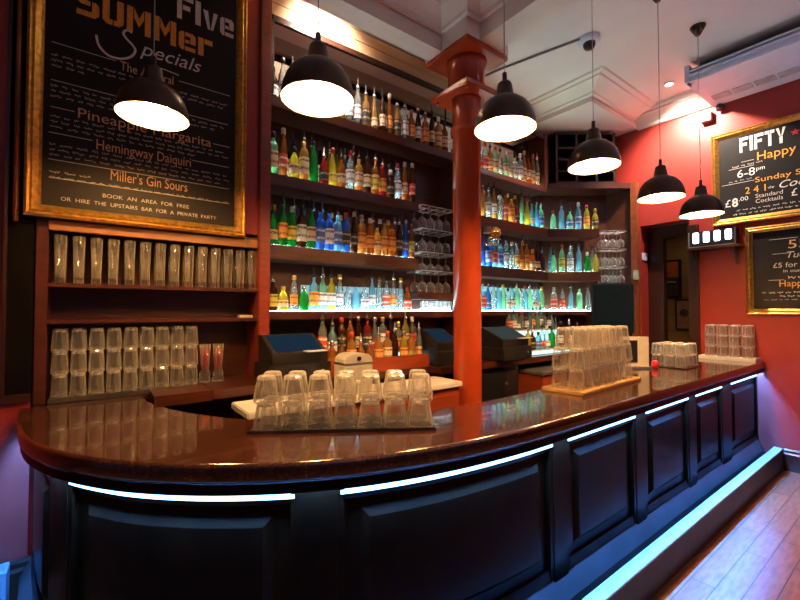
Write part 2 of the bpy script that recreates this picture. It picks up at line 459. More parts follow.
# wall behind the bar; its left stretch comes forward, the bays stand in a recess
struct(MB().box(-.25, 5.22, 3.12, 3.3, 0, CEIL).build('wall_back', RED))
struct(MB().box(-4, -.255, 2.86, 3.12, 0, CEIL).box(-.25, .90, 2.84, 3.11, 2.02, CEIL).build('wall_left', RED))
# right-hand wall with the doorway
struct(MB().box(5.22, 5.42, -4.5, 1.665, 0, CEIL).box(5.22, 5.42, 2.165, 3.3, 0, CEIL).box(5.22, 5.42, 1.665, 2.165, 2.50, CEIL).build('wall_right', RED))
# the passage beyond the doorway
struct(MB().box(6.65, 6.8, 1.0, 3.6, 0, 2.8).build('wall_passage', brick_wall()))
struct(MB().box(5.42, 6.65, 2.9, 3.05, 0, 2.8).box(5.42, 6.65, 1.2, 1.35, 0, 2.8).build('wall_passage_side', RED))
struct(MB().box(5.42, 6.65, 1.2, 3.05, 2.6, 2.7).build('ceiling_passage', CREAM))
struct(MB().box(5.43, 5.53, 2.0, 2.17, 0, 2.50).box(5.43, 5.53, 1.66, 2.0, 2.36, 2.50).build('trim_1', DARKW))
struct(MB().box(5.17, 5.22, 1.575, 1.665, 0, 2.42).build('trim_2', DARKW))
# baseboards
bb = [(0, 0), (.022, 0), (.022, .15), (.014, .165), (.014, .185), (.006, .20), (0, .20)]
struct(MB().sweep([(5.22, .93), (5.22, -4.4)][::-1], [(-d, z) for d, z in bb]).build('baseboard_right', DARKW))
struct(MB().sweep([(-4, 2.86), (-.24, 2.86)], [(d, z * 1.15) for d, z in bb]).build('baseboard_left', DARKW))
# vertical wall edge trim far left
struct(MB().box(-.275, -.255, 2.845, 2.86, .24, 1.0).build('trim_3', RED))

# cornices
cor = [(0, 0), (0, -.17), (.015, -.185), (.035, -.175), (.04, -.15), (.075, -.11), (.12, -.07), (.14, -.065), (.145, -.04), (.175, -.03), (.18, 0)]
def cornice(path, name, k=1.0, mat_=PLAST, kz=None):
    struct(MB().sweep(path, [(d * k, CEIL + z * (kz or k)) for d, z in cor]).build(name, mat_))
cornice([(5.22, 2.17), (5.22, -4.4)], 'trim_4')                       # along the right-hand wall
struct(MB().box(4.12, 5.22, 2.17, 3.12, 3.68, CEIL).build('ceiling_dropped', CREAM))
cornice([(4.12, 3.12), (4.12, 2.17), (5.05, 2.17)], 'trim_5', 1.45, kz=.62)
# beams that meet over the column
BZ = 3.54
struct(MB().box(-4, 2.17, 2.34, 2.50, BZ, CEIL).build('beam_1', PLAST))
struct(MB().box(2.30, 2.52, -4.4, 2.08, BZ, CEIL).build('beam_2', PLAST))
struct(MB().box(2.165, 2.635, 2.065, 2.535, BZ, CEIL).build('pier', PLAST))
cornice([(-4, 2.34), (2.165, 2.34), (2.165, 2.065), (2.30, 2.065), (2.30, -4.4)], 'trim_6', 1.0)
cornice([(2.52, -4.4), (2.52, 2.065), (2.635, 2.065), (2.635, 2.535)], 'trim_7', 1.0)
# boarded bulkhead above the mirror
mb = MB()
for i in range(4): mb.box(.97, 4.12, 2.84 + .004 * (i % 2), 2.9, 3.62 + .045 * i, 3.62 + .045 * (i + 1) - .003)
struct(mb.build('wall_bulkhead', BOARDC))
struct(MB().box(.97, 4.12, 2.9, 3.12, 3.62, CEIL).build('wall_bulkhead_core', CREAM))

# ------------------------------------------------------------------ red iron column
t = thing('column', 'tall glossy red iron column with square capital plates, standing behind the bar', 'column', (2.40, 2.30, 0))
t['kind'] = 'thing'
MB().lathe([(.16, 0), (.16, .10), (.135, .14), (.12, .2), (.113, .25), (.113, 2.90), (.128, 2.915), (.132, 2.94), (.128, 2.965), (.113, 2.98), (.113, 3.18), (.12, 3.20)], 32).build('shaft', COLR, t)
MB().box(-.205, .205, -.205, .205, 3.20, 3.245).build('lower_plate', COLR, t, bevel=.006)
MB().lathe([(.15, 3.245), (.15, 3.44), (.158, 3.46), (.17, 3.50)], 32).build('drum', COLR, t)
MB().box(-.235, .235, -.235, .235, 3.50, 3.54).build('upper_plate', COLR, t, bevel=.005)
for sx in (-1, 1):
    for sy in (-1, 1):
        MB().lathe([(.013, 0), (.013, .012)], 6, c=(sx * .165, sy * .165, 3.185)).build('bolt', COLR, t)
# brass fitting clamped to the column
t = thing('bar_tap', 'small brass and black fitting clamped on the red column at shoulder height', 'fitting', (2.505, 2.215, 2.10), math.radians(-37))
MB().box(0, .10, -.03, .03, .02, .06).build('bracket', BLKM, t, bevel=.005)
MB().lathe([(.02, 0), (.045, .03), (.05, .06), (.03, .09), (.012, .10)], 16, c=(.09, 0, -.03)).build('cup', BRASS, t)
MB().lathe([(.05, 0), (.055, .012), (.0, .02)], 16, c=(.06, 0, -.075), cap1=False).build('dish', BRASS, t)

# ------------------------------------------------------------------ the bar
FRONT = resample(spline([(-.30, 2.825), (-.272, 2.52), (-.222, 2.206), (-.15, 1.99), (-.055, 1.815), (.085, 1.627), (.279, 1.448), (.514, 1.293), (.76, 1.185), (1.063, 1.108), (1.40, 1.067), (1.70, 1.056), (2.3, 1.056), (3.4, 1.056), (5.21, 1.050)]), .04)
INNER = resample(spline([(.23, 2.825), (.231, 2.78), (.243, 2.607), (.30, 2.40), (.40, 2.17), (.582, 1.90), (.90, 1.665), (1.359, 1.535), (2.24, 1.53), (3.98, 1.66), (5.21, 1.70)]), .04)
def ring(d): return offset(FRONT, d)
mb = MB()
prof = [(-.014, 1.0), (-.004, .996), (0, .985), (0, .950), (-.006, .938), (-.02, .932)]
rings = [ring(d) for d, z in prof]
n = len(FRONT); vs = []; fs = []
for i in range(n):
    for k, (d, z) in enumerate(prof): vs.append((rings[k][i][0], rings[k][i][1], z))
m_ = len(prof)
for i in range(n - 1):
    for k in range(m_ - 1): fs.append([i * m_ + k, i * m_ + k + 1, (i + 1) * m_ + k + 1, (i + 1) * m_ + k])
mb.add(vs, fs, True)
# top and underside between the two edges
k_ = len(INNER)
def bridge(A, B, z):
    out = []; na, nb = len(A), len(B); i = j = 0; V = [(x, y, z) for x, y in A] + [(x, y, z) for x, y in B]
    while i < na - 1 or j < nb - 1:
        if j == nb - 1 or (i < na - 1 and (i + 1) / (na - 1) <= (j + 1) / (nb - 1)): out.append([i, i + 1, na + j]); i += 1
        else: out.append([i, na + j + 1, na + j]); j += 1
    return V, out
A = rings[0]
mb.add(*bridge(A, INNER, 1.0)); mb.add(*bridge(rings[-1], INNER, .932))
iv = [(x, y, z) for x, y in INNER for z in (1.0, .932)]
mb.add(iv, [[2 * i, 2 * i + 1, 2 * i + 3, 2 * i + 2] for i in range(k_ - 1)])
tag(mb.build('bar_countertop', TOPW), 'long curved polished mahogany bar counter top sweeping to the red wall', 'bar top')

bar = thing('panelled_bar', 'dark panelled curved bar front lit by a blue light strip', 'bar')
BODY = offset(FRONT, -.085)
BL = [0]
for a, b in zip(BODY, BODY[1:]): BL.append(BL[-1] + math.dist(a, b))
TOT = BL[-1]
MB().sweep(BODY, [(0, 0), (0, .932), (-.05, .932), (-.05, 0)], smooth=False).build('carcass', BARW, bar)
MB().sweep(BODY, [(.058, .897), (.068, .894), (.075, .902), (.075, .9315), (.058, .9315)]).build('cornice_rail', BARW, bar)
MB().sweep(BODY, [(0, .889), (.026, .889), (.026, .932), (0, .932)]).build('top_rail', BARW, bar)
MB().sweep(BODY, [(0, 0), (.070, 0), (.070, .10), (.066, .15), (.040, .20), (.018, .24), (0, .24)]).build('skirting', mat('skirting_wood', (.050, .042, .045), .35, var=.25, scale=6), bar)
"""STILES"""
STILE_PX = [(60, 76), (301, 335), (548, 562), (631, 641), (685, 691), (718, 727), (757, 768)]
def proj(x, y, z):
    c, s_ = math.cos(PITCH), math.sin(PITCH)
    fwd = (.6 * x + .8 * y) * c + (z - 1.5) * s_
    return 400 + 408 * (.8 * x - .6 * y) / fwd
SV = [0.69, .88, 1.98, 2.20]
def find_s(px):
    best = None
    for i in range(400):
        s = TOT * i / 399
        p = sub(BODY, s, s + .001)[0]
        e = abs(proj(p[0], p[1], .87) - px)
        if best is None or e < best[0]: best = (e, s)
    return best[1]
"""ENDSTILES"""
ST = [(find_s(a), find_s(b)) for a, b in STILE_PX]
print('STILES', [(round(a, 3), round(b, 3)) for a, b in ST], TOT)
for a, b in ST:
    MB().sweep(sub(BODY, a, b, .03), [(0, .22), (.026, .22), (.026, .886), (0, .886)]).build('stile', BARW, bar)
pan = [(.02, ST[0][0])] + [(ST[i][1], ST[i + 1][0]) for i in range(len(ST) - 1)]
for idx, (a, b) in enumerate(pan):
    L = b - a; ins = min(.085, L * .16)
    # frame moulding round the recess
    f = MB().sweep(sub(BODY, a, b), [(0, .835), (.012, .835), (.022, .855), (.022, .860), (0, .860)])
    f.sweep(sub(BODY, a, b), [(0, .24), (.022, .24), (.012, .285), (0, .285)])
    f.sweep(sub(BODY, a, a + .025, .025), [(0, .24), (.022, .24), (.022, .885), (0, .885)])
    f.sweep(sub(BODY, b - .025, b, .025), [(0, .24), (.022, .24), (.022, .885), (0, .885)])
    p = f.build('panel', BARW, bar)
    # raised field with a bevelled edge
    z0, z1, bv = .335, .795, .030
    P0 = sub(BODY, a + ins, b - ins); P1 = [q for q in offset(sub(BODY, a + ins + bv, b - ins - bv, (L - 2 * ins - 2 * bv) / (len(P0) - 1)), .020)]
    P1 = P1[:len(P0)]; nn_ = len(P0); vs = []; fs = []
    while len(P1) < nn_: P1.append(P1[-1])
    for i in range(nn_):
        vs += [(P0[i][0], P0[i][1], z0), (P1[i][0], P1[i][1], z0 + bv), (P1[i][0], P1[i][1], z1 - bv), (P0[i][0], P0[i][1], z1)]
    for i in range(nn_ - 1):
        for k in range(3): fs.append([4 * i + k, 4 * i + k + 1, 4 * i + 5 + k, 4 * i + 4 + k])
    fs += [[0, 1, 2, 3], [4 * (nn_ - 1) + k for k in range(4)]]
    MB().add(vs, fs).build('raised_field', BARW, p)
    s_ = MB().sweep(sub(BODY, a + .012, b - (.012 if idx < 6 else .05)), [(.014, .860), (.028, .860), (.028, .871), (.014, .871)]).build('glow_strip', emit('moulding_glow', (.16, .45, 1.0), 12.0), bar)  # glowing band stands in for the moulding lit by the hidden downlight
    s_['label'] = 'glowing blue white band standing in for the lit moulding under the counter edge'
h_ = MB().sweep(sub(BODY, .06, TOT - .03), [(.040, .922), (.052, .922), (.052, .930), (.040, .930)]).build('downlight_strip', emit('led_blue', (.045, .28, 1.0), LED), bar)
h_['label'] = 'blue downlight strip tucked under the counter overhang behind the lip'
# low step in front of the bar
st = thing('foot_step', 'low dark footrest step along the bar base with pale blue lit top', 'step')
SP = offset(sub(FRONT, 1.9, sum(math.dist(a, b) for a, b in zip(FRONT, FRONT[1:])) - .005), .115)
MB().sweep(SP, [(-.062, 0), (-.062, .188), (-.002, .188), (-.002, 0)]).build('riser_board', mat('step_wood', (.035, .028, .026), .45, var=.25, scale=8), st)
MB().sweep(SP, [(-.064, .188), (-.064, .198), (-.060, .2), (-.002, .2), (.002, .197), (.002, .188)]).build('top_strip', mat('step_top', (.40, .41, .42), .35, var=.15, scale=18), st)
tag(MB().box(-.385, -.318, 2.72, 2.838, 0, .24).build('plinth_block', mat('plinth_paint', (.22, .24, .30), .5), bevel=.004), 'small blue lit plinth block on the floor at the bar end', 'plinth')

# ------------------------------------------------------------------ pendants
def pendant(px, label, first=None):
    global PEN
    x, y, z = px
    t = thing('pendant_lamp', label, 'lamp', (x, y, z), 0, 'pendant lamps over the bar')
    r = .150
    out = [(r, 0), (r * .995, .02), (r * .96, .05), (r * .87, .088), (r * .72, .122), (r * .52, .146), (r * .36, .157)]
    MB().lathe(out, 40, cap0=False, cap1=False).build('shade', BLKM, t)
    sh = MB().lathe([(r * .985, .001)] + [(a * .965, b - .004) for a, b in out[1:]] + [(.0, .153)], 40, cap0=False, cap1=False).build('reflector', SHADEIN, t)
    MB().lathe([(r, 0), (r, .006), (r * .985, .006), (r * .985, 0), (r, 0)], 40, cap0=False, cap1=False).build('rim', BLKM, t)
    MB().lathe([(r * .36, .153), (.046, .16), (.036, .225), (.030, .235), (.011, .238), (.011, .285)], 24).build('neck', BLKM, t)
    MB().lathe([(.0, .018), (.035, .025), (.058, .05), (.06, .075), (.045, .105), (.02, .125)], 20, cap0=False).build('bulb', emit('bulb_warm', (1.0, .55, .19), LAMP), t)
    MB().tube([(0, 0, .28), (0, 0, CEIL - z - .02)], .0028, 6).build('cord', mat('cord_grey', (.45, .42, .40), .5), t)
    MB().lathe([(.018, CEIL - z - .075), (.055, CEIL - z - .01), (.055, CEIL - z)], 20).build('ceiling_rose', BLKM, t)
    return t
PENS = [((.207, 2.19, 2.395), 'black dome pendant lamp hanging in front of the big chalk menu board'),
        ((.732, 1.545, 2.37), 'black dome pendant lamp second from the big menu board, before the mirror'),
        ((1.62, 1.292, 2.395), 'black dome pendant lamp hanging just past the red column'),
        ((2.465, 1.285, 2.385), 'black dome pendant lamp in front of the dark ceiling rack'),
        ((3.28, 1.218, 2.31), 'black dome pendant lamp over the far glasses, against the red wall'),
        ((3.955, 1.175, 2.275), 'black dome pendant lamp farthest along the bar, beside the wall board')]
for p, lb in PENS: pendant(p, lb)

# ------------------------------------------------------------------ ceiling fittings
def spot(loc, aim, label, w):
    t = thing('ceiling_spot', label, 'spotlight', loc, 0, 'ceiling spotlights')
    MB().lathe([(.05, 0), (.05, -.012), (.034, -.014), (.034, -.004)], 20, cap0=False, cap1=False).build('ring', CHROME, t)
    MB().lathe([(.0, -.010), (.033, -.010)], 20, cap0=False, cap1=False).build('lens', emit('spot_lens', (1.0, .82, .66), 60), t)
    ld = bpy.data.lights.new('spot_beam', 'SPOT'); ld.energy = w; ld.color = (1, .80, .66); ld.spot_size = math.radians(120); ld.spot_blend = .8; ld.shadow_soft_size = .03
    lo = bpy.data.objects.new('spot_beam', ld); COL.objects.link(lo); lo.parent = t; lo.location = (0, 0, -.03)
    lo.rotation_euler = (Vector(aim) - Vector(loc)).to_track_quat('-Z', 'Y').to_euler()
spot((4.72, 1.66, CEIL), (5.22, 1.62, 2.9), 'small bright ceiling spotlight by the cornice over the doorway', SPOT)
spot((1.35, 2.62, CEIL), (1.38, 2.84, 3.7), 'bright ceiling spotlight shining on the boards above the mirror', SPOT * .5)

def fill_lamp(loc, label, w):  # unseen fill lamps, added to brighten the ceiling
    t = thing('fill_uplighter', label, 'lamp', loc, 0, 'fill lamps added out of view')
    MB().lathe([(.16, 0), (.16, .02), (.03, .04), (.018, .08), (.018, 1.75), (.03, 1.78), (.15, 1.90), (.146, 1.90), (.03, 1.80), (.0, 1.795)], 24, cap1=False).build('stand', BLKM, t)
    MB().lathe([(.0, 1.80), (.05, 1.81), (.05, 1.85), (.0, 1.87)], 16, cap0=False, cap1=False).build('bulb', emit('fill_lamp_bulb', (.90, .74, 1.0), w), t)
fill_lamp((.6, -2.3, 0), 'tall black fill lamp added out of view behind the camera', 900)
fill_lamp((4.3, -1.6, 0), 'tall black fill lamp added out of view by the red wall', 800)

t = thing('security_camera', 'white dome camera with dark lens on the ceiling', 'camera', (3.38, 1.79, CEIL))
MB().lathe([(.085, 0), (.085, -.03), (.072, -.045)], 24).build('housing', WHITEP, t)
MB().lathe([(.05, -.045), (.048, -.07), (.035, -.092), (.0, -.10)], 20, cap1=False).build('lens', BLKP, t)
tag(MB().tube([(3.31, 1.83, CEIL - .012), (3.12, 2.50, CEIL - .012), (3.05, 2.83, CEIL - .012)], .010, 8).build('conduit', mat('conduit_grey', (.25, .22, .22), .4)), 'thin grey cable conduit running over the ceiling to the dome camera', 'conduit')

t = thing('air_conditioner', 'long pale blue white air conditioning unit under the ceiling by the wall', 'air conditioner', (4.43, -.7, 3.64))
MB().box(.02, .77, 0, 2.13, 0, .05).build('underside_panel', WHITEP, t, bevel=.008)
MB().box(.10, .77, .03, 2.10, .05, .16).build('casing', BLKP, t)
MB().box(0, .035, 0, 2.13, .05, .065).box(0, .035, 0, 2.13, .085, .10).build('louvre', WHITEP, t)
MB().box(.0, .10, 2.09, 2.13, .0, .16).build('end_cap', WHITEP, t, bevel=.004)
g = MB()
for i in range(12): g.box(.48, .60, .10 + .165 * i, .245 + .165 * i, -.006, 0)
g.build('grille', mat('grille_blue', (.38, .42, .52), .5), t)
tag(MB().box(5.15, 5.215, 1.43, 1.53, 3.50, 3.60).build('alarm_box', mat('alarm_red', (.40, .10, .07), .4), bevel=.006), 'small boxed red sensor high on the red wall beside the air unit', 'sensor')
tag(MB().lathe([(.03, 0), (.03, .05), (.022, .06)], 14, c=(5.17, 1.36, 3.575)).build('sensor', BLKP), 'tiny black sensor under the end of the air unit', 'sensor')

# ------------------------------------------------------------------ chalkboards
def board(name, label, rect, place, fw_, depth, cat='chalkboard'):
    """rect = (u0, u1, v0, v1) outer; place(u, v, d) d = toward the room"""
    t = thing(name, label, cat, place((rect[0] + rect[1]) / 2, rect[2], 0))
    o = Vector(t.location)
    pl = lambda u, v, d=0: tuple(Vector(place(u, v, d)) - o)
    u0, u1, v0, v1 = rect
    cr = [(u0, v0), (u1, v0), (u1, v1), (u0, v1)]
    prof = [(0, 0), (0, depth), (.012, depth + .012), (.022, depth + .004), (.032, depth + .010), (fw_ - .012, depth * .8), (fw_, depth * .5), (fw_, 0)]
    vs = []; fs = []; m = len(prof)
    for cu, cv in cr:
        for a, d in prof:
            vs.append(pl(cu + (a if cu == u0 else -a), cv + (a if cv == v0 else -a), d))
    for i in range(4):
        j = (i + 1) % 4
        for k in range(m): fs.append([i * m + k, j * m + k, j * m + (k + 1) % m, i * m + (k + 1) % m])
    MB().add(vs, fs).build('gilt_frame', GOLD, t)
    a = fw_ - .005
    q = [(u0 + a, v0 + a), (u1 - a, v0 + a), (u1 - a, v1 - a), (u0 + a, v1 - a)]
    vs = [pl(u, v, .002) for u, v in q] + [pl(u, v, depth * .45) for u, v in q]
    MB().add(vs, [[0, 1, 2, 3], [4, 5, 6, 7]] + [[i, (i + 1) % 4, 4 + (i + 1) % 4, 4 + i] for i in range(4)]).build('slate', SLATE, t)
    return t, (lambda u, v: pl(u, v, depth * .45 + .0025))

# big menu on the left
t, P = board('chalk_menu', 'tall gilt framed chalk menu of summer specials above the glass shelves', (-.295, .803, 1.985, 3.74), lambda u, v, d: (u, 2.84 - d, v), .066, .05)
rr = random.Random(3)
block_text('heading_lettering', 'FIFTY', -.17, 3.46, .17, .46, CHW, t, P)
MB().add([P(.34 + .03 * math.cos(math.pi / 2 + k * math.pi / 5) * (1 if k % 2 == 0 else .42), 3.44 + .03 * math.sin(math.pi / 2 + k * math.pi / 5) * (1 if k % 2 == 0 else .42)) for k in range(10)], [list(range(10))]).build('star', CHR, t)
block_text('heading_lettering', 'FIve', .385, 3.312, .155, .335, CHW, t, P)
block_text('season_lettering', 'SUMMer', -.10, 3.125, .15, .69, CHO, t, P)
sp = MB()
sw = spline([(-.012, 3.039), (.0, 2.985), (.042, 2.945), (.10, 2.945), (.15, 2.975), (.172, 3.02), (.155, 3.05), (.127, 3.075), (.113, 3.10), (.13, 3.125), (.155, 3.12)], 6)
ribbon(sp, sw, .012, P)
ribbon(sp, [(.23, 2.955), (.32, 2.962), (.40, 2.953)], .006, P)
sp.build('flourish', CHW, t)
text_mesh('script_lettering', 'pecials', .195, 3.01, .085, CHW, t, P, width=.33, shear=.3)
for b, x, z, h, w in [('The Admiral', .10, 2.882, .055, .27), ('Pineapple Margarita', -.085, 2.55, .058, .675), ('Hemingway Daiquiri', -.002, 2.396, .060, .475), ('Miller\'s Gin Sours', .065, 2.236, .060, .39)]:
    text_mesh('drink_lettering', b, x, z, h, mat('chalk_tan', (.74, .42, .17), .8, var=.2, scale=90), t, P, width=w)
text_mesh('notice_lettering', 'BOOK  AN  AREA  FOR  FREE', .03, 2.132, .022, CHG, t, P, width=.435)
text_mesh('notice_lettering', 'OR  HIRE  THE  UPSTAIRS  BAR  FOR  A  PRIVATE  PARTY', -.15, 2.084, .022, CHG, t, P, width=.775)
ln = MB()
for x0, x1, z in [(-.20, .08, 2.925), (.40, .70, 2.918), (-.20, .69, 2.722), (-.20, -.1, 2.578), (.6, .7, 2.575), (-.205, -.02, 2.44), (.48, .70, 2.44), (-.205, .70, 2.297), (-.20, .705, 2.200)]:
    ribbon(ln, [(x0, z), (x1, z)], .004, P)
ln.build('ruled_lines', CHG, t)
sm = MB()
for z0, rows in [(2.865, ((-.2, .32), (-.2, .34), (-.2, -.05))), (2.70, ((-.2, .69), (-.2, .60), (-.2, .40))), (2.535, ((-.2, .69), (-.2, .69), (-.2, .55))), (2.385, ((-.2, .69), (-.2, .69), (-.2, .66))), (2.238, ((-.2, .0), (-.2, .69)))]:
    sm = MB()
    for i, (a, b) in enumerate(rows): scribble(sm, a, b, z0 - .028 * i - .014, .016, P, rr)
    sm.build('small_writing', CHG, t)
scribble_r = MB()
for i in range(2): scribble(scribble_r, .40, .69, 2.842 - .028 * i, .016, P, rr)
scribble_r.build('small_writing', CHG, t)

# upper board on the right-hand wall (u runs along -y)
PR = lambda u, v, d: (5.22 - d, -u, v)
t, P = board('chalk_board', 'large gilt framed chalk board of happy hour offers on the red wall', (-1.442, -.13, 2.375, 3.325), PR, .062, .035)
block_text('heading_lettering', 'FIFTY', -1.21, 3.086, .150, .345, CHW, t, P)
MB().add([P(-.80 + .035 * math.cos(math.pi / 2 + k * math.pi / 5) * (1 if k % 2 == 0 else .42), 3.16 + .035 * math.sin(math.pi / 2 + k * math.pi / 5) * (1 if k % 2 == 0 else .42)) for k in range(10)], [list(range(10))]).build('star', CHR, t)
block_text('heading_lettering', 'FIve', -.73, 3.086, .150, .33, CHW, t, P)
text_mesh('offer_lettering', 'Happy Hour', -1.075, 2.972, .085, CHO, t, P, width=.55)
text_mesh('offer_lettering', 'Sunday Sessions', -1.095, 2.758, .052, CHO, t, P, width=.60)
text_mesh('offer_lettering', '2 4 1', -1.172, 2.660, .068, CHO, t, P, width=.155)
text_mesh('hours_lettering', '6-8', -1.232, 2.838, .080, CHW, t, P, width=.138)
text_mesh('hours_lettering', 'pm', -1.085, 2.875, .040, CHW, t, P, width=.065)
text_mesh('script_lettering', 'Cocktails', -.918, 2.660, .070, CHW, t, P, width=.40, shear=.35)
text_mesh('price_lettering', '£', -1.335, 2.556, .078, CHW, t, P, width=.045)
text_mesh('price_lettering', '8', -1.280, 2.552, .085, CHW, t, P, width=.05, bold=.03)
text_mesh('price_lettering', '.00', -1.225, 2.598, .042, CHW, t, P, width=.075)
text_mesh('price_lettering', 'Standard', -1.094, 2.604, .040, CHG, t, P, width=.20)
text_mesh('price_lettering', 'Cocktails', -1.094, 2.552, .040, CHG, t, P, width=.20)
text_mesh('price_lettering', '£', -.835, 2.566, .070, CHW, t, P, width=.04)
sm = MB()
scribble(sm, -1.27, -.98, 2.945, .020, P, rr); scribble(sm, -1.30, -1.10, 2.800, .016, P, rr); scribble(sm, -1.00, -.93, 2.668, .03, P, rr)
scribble(sm, -1.245, -.35, 2.495, .022, P, rr); scribble(sm, -1.27, -.35, 2.457, .022, P, rr)
for x0, x1, z in [(-1.30, -1.1, 2.935), (-1.36, -1.10, 2.785), (-1.2, -1.1, 2.99)]: ribbon(sm, [(x0, z), (x1, z)], .004, P)
sm.build('small_writing', CHG, t)

t, P = board('chalk_board', 'smaller gilt framed chalk board hanging below the happy hour board', (-1.178, -.33, 1.455, 2.315), PR, .055, .03)
text_mesh('offer_lettering', '55', -.866, 2.078, .082, mat('chalk_tan', (.62, .33, .12), .8), t, P, width=.13)
text_mesh('script_lettering', 'Tuesdays', -.875, 1.99, .060, CHG, t, P, width=.30, shear=.3)
text_mesh('price_lettering', '£5 for a', -.975, 1.903, .048, CHG, t, P, width=.215)
text_mesh('price_lettering', 'in our', -.905, 1.855, .030, CHG, t, P, width=.12)
text_mesh('offer_lettering', 'Happy Hour', -.934, 1.722, .062, CHO, t, P, width=.38)
sm = MB()
scribble(sm, -.87, -.55, 1.79, .03, P, rr); scribble(sm, -1.065, -.45, 1.655, .022, P, rr); scribble(sm, -.93, -.55, 1.622, .02, P, rr); scribble(sm, -1.05, -.45, 1.592, .012, P, rr)
for x0, x1, z in [(-1.0, -.80, 2.175), (-.98, -.87, 2.035), (-1.01, -.90, 1.785)]: ribbon(sm, [(x0, z), (x1, z)], .004, P)
sm.build('small_writing', CHG, t)

# lit box with four bright tubes on a bracket shelf
t = thing('wall_shelf', 'small dark bracket shelf on the red wall beneath the lit box', 'shelf', (5.22, 1.43, 2.13))
MB().box(-.17, 0, -.24, .22, 0, .025).build('board', MAHO, t, bevel=.003)
for y in (-.19, .17): MB().add([(0, y, 0), (-.15, y, 0), (-.13, y, -.02), (0, y, -.16), (0, y + .02, 0), (-.15, y + .02, 0), (-.13, y + .02, -.02), (0, y + .02, -.16)], [[0, 1, 2, 3], [4, 5, 6, 7], [0, 1, 5, 4], [1, 2, 6, 5], [2, 3, 7, 6], [3, 0, 4, 7]]).build('bracket', DARKW, t)
t = thing('emergency_light', 'black box with four glowing white tubes on the bracket shelf', 'light', (5.22, 1.43, 2.155))
MB().box(-.14, -.01, -.20, .19, 0, .165).build('case', BLKP, t, bevel=.004)
for i in range(4): MB().box(-.155, -.14, .155 - .092 * i - .052, .155 - .092 * i, .045 + .003 * i, .158).build('light_tube', emit('tube_white', (.75, .85, 1.0), 7), t, bevel=.006)
MB().box(-.15, -.14, -.205, .195, .0, .012).box(-.15, -.14, -.205, -.195, 0, .168).box(-.15, -.14, .187, .197, 0, .168).build('trim', CHROME, t)

# pictures in the passage
t = thing('framed_picture', 'dark framed orange and black picture on the ochre brick of the passage', 'picture', (6.65, 2.37, 1.67))
MB().box(-.03, 0, -.15, .15, 0, .55).build('frame', DARKW, t, bevel=.005)
MB().box(-.034, -.03, -.12, .12, .03, .30).build('dark_print', mat('print_dark', (.08, .06, .05), .5, var=.5), t)
MB().box(-.034, -.03, -.12, .12, .30, .52).build('orange_print', mat('print_orange', (.62, .16, .03), .5, var=.3), t)
MB().tube([(-.036, .09, .20), (-.036, .0, .235), (-.036, -.09, .225)], .014, 6).build('pale_stroke', CREAMT, t)
t = thing('framed_picture', 'smaller dark framed pinkish picture lower on the passage brick', 'picture', (6.65, 2.185, 1.21))
MB().box(-.03, 0, -.115, .115, 0, .45).build('frame', DARKW, t, bevel=.005)
MB().box(-.034, -.03, -.09, .09, .03, .42).build('print', mat('print_pink', (.50, .30, .24), .5, var=.2), t)
MB().lathe([(.0, 0), (.055, .004)], 16, cap0=False).build('dark_motif', mat('print_dark', (.05, .03, .03), .5), t, loc=(-.036, 0, .25)).rotation_euler = (0, -math.pi / 2, 0)
t = thing('passage_fill_lamp', 'small added fill lamp out of view on the passage ceiling', 'lamp', (6.1, 2.0, 2.6))  # added out of view to light the passage
MB().lathe([(.07, 0), (.07, -.03), (.05, -.045)], 16, cap1=False).build('housing', WHITEP, t)
MB().lathe([(.0, -.047), (.05, -.047)], 16, cap0=False, cap1=False).build('lens', emit('passage_fill_lens', (1, .75, .45), 30), t)
tag(MB().box(5.25, 5.40, 2.157, 2.165, 2.10, 2.19).build('light_switch', WHITEP, bevel=.002), 'pale double switch plate on the doorway reveal', 'switch')

# dark frame behind the left end of the menu board
t = thing('dark_panel', 'tall black framed panel on the red wall behind the menu board', 'panel', (-.33, 2.86, 1.03))
MB().box(-.025, .075, -.018, 0, .04, 2.7).build('panel_face', mat('panel_black', (.003, .0025, .0025), .8, spec=.04), t)
MB().box(-.04, .075, -.028, 0, 0, .04).box(-.04, -.025, -.028, 0, .04, 2.7).build('frame', DARKW, t)
tag(MB().tube([(-.325, 2.815, 1.95), (-.325, 2.815, 3.78)], .013, 12).build('copper_pipe', mat('copper', (.35, .13, .06), .25, metal=.8)), 'slim copper pipe running up the wall beside the menu board', 'pipe')

# ------------------------------------------------------------------ glass shelf unit at the left end
u = thing('glass_shelf_unit', 'mahogany shelf unit holding pint glasses and tumblers under the menu board', 'shelf unit', (0, 0, 1.0))
MB().box(-.248, -.198, 2.846, 3.10, 0, 1.0).build('side_panel', MAHO, u, bevel=.003)
MB().box(.925, .955, 2.84, 3.10, .033, 1.0).build('side_panel', MAHO, u, bevel=.003)
MB().box(-.198, .925, 3.08, 3.10, .033, 1.0).build('back_panel', MAHOX, u)
MB().box(-.198, .555, 2.83, 3.08, -.028, -.001).build('base_board', MAHO, u)
MB().box(-.198, .925, 2.84, 3.08, .622, .645).build('shelf', MAHO, u, bevel=.003)
MB().box(-.198, .925, 2.84, 3.08, .425, .447).build('shelf', MAHO, u, bevel=.003)
MB().box(-.198, .925, 2.846, 3.08, .970, .998).build('top_board', MAHOX, u, bevel=.003)
MB().box(-.198, .925, 2.832, 2.852, .925, .980).build('pelmet', mat('pelmet_lit_wood', (.34, .15, .05), .28, var=.2, scale=5, stretch=(1, 4, 4), coat=.4), u, bevel=.004)  # wood colour made lighter to carry the orange lamp glow
# pilaster between the unit and the bottle bay
struct(MB().box(.90, .975, 2.80, 3.10, 1.0, CEIL).build('trim_8', mat('pilaster_red', (.20, .028, .015), .35, var=.2, stretch=(1, 1, 6)), bevel=.006))

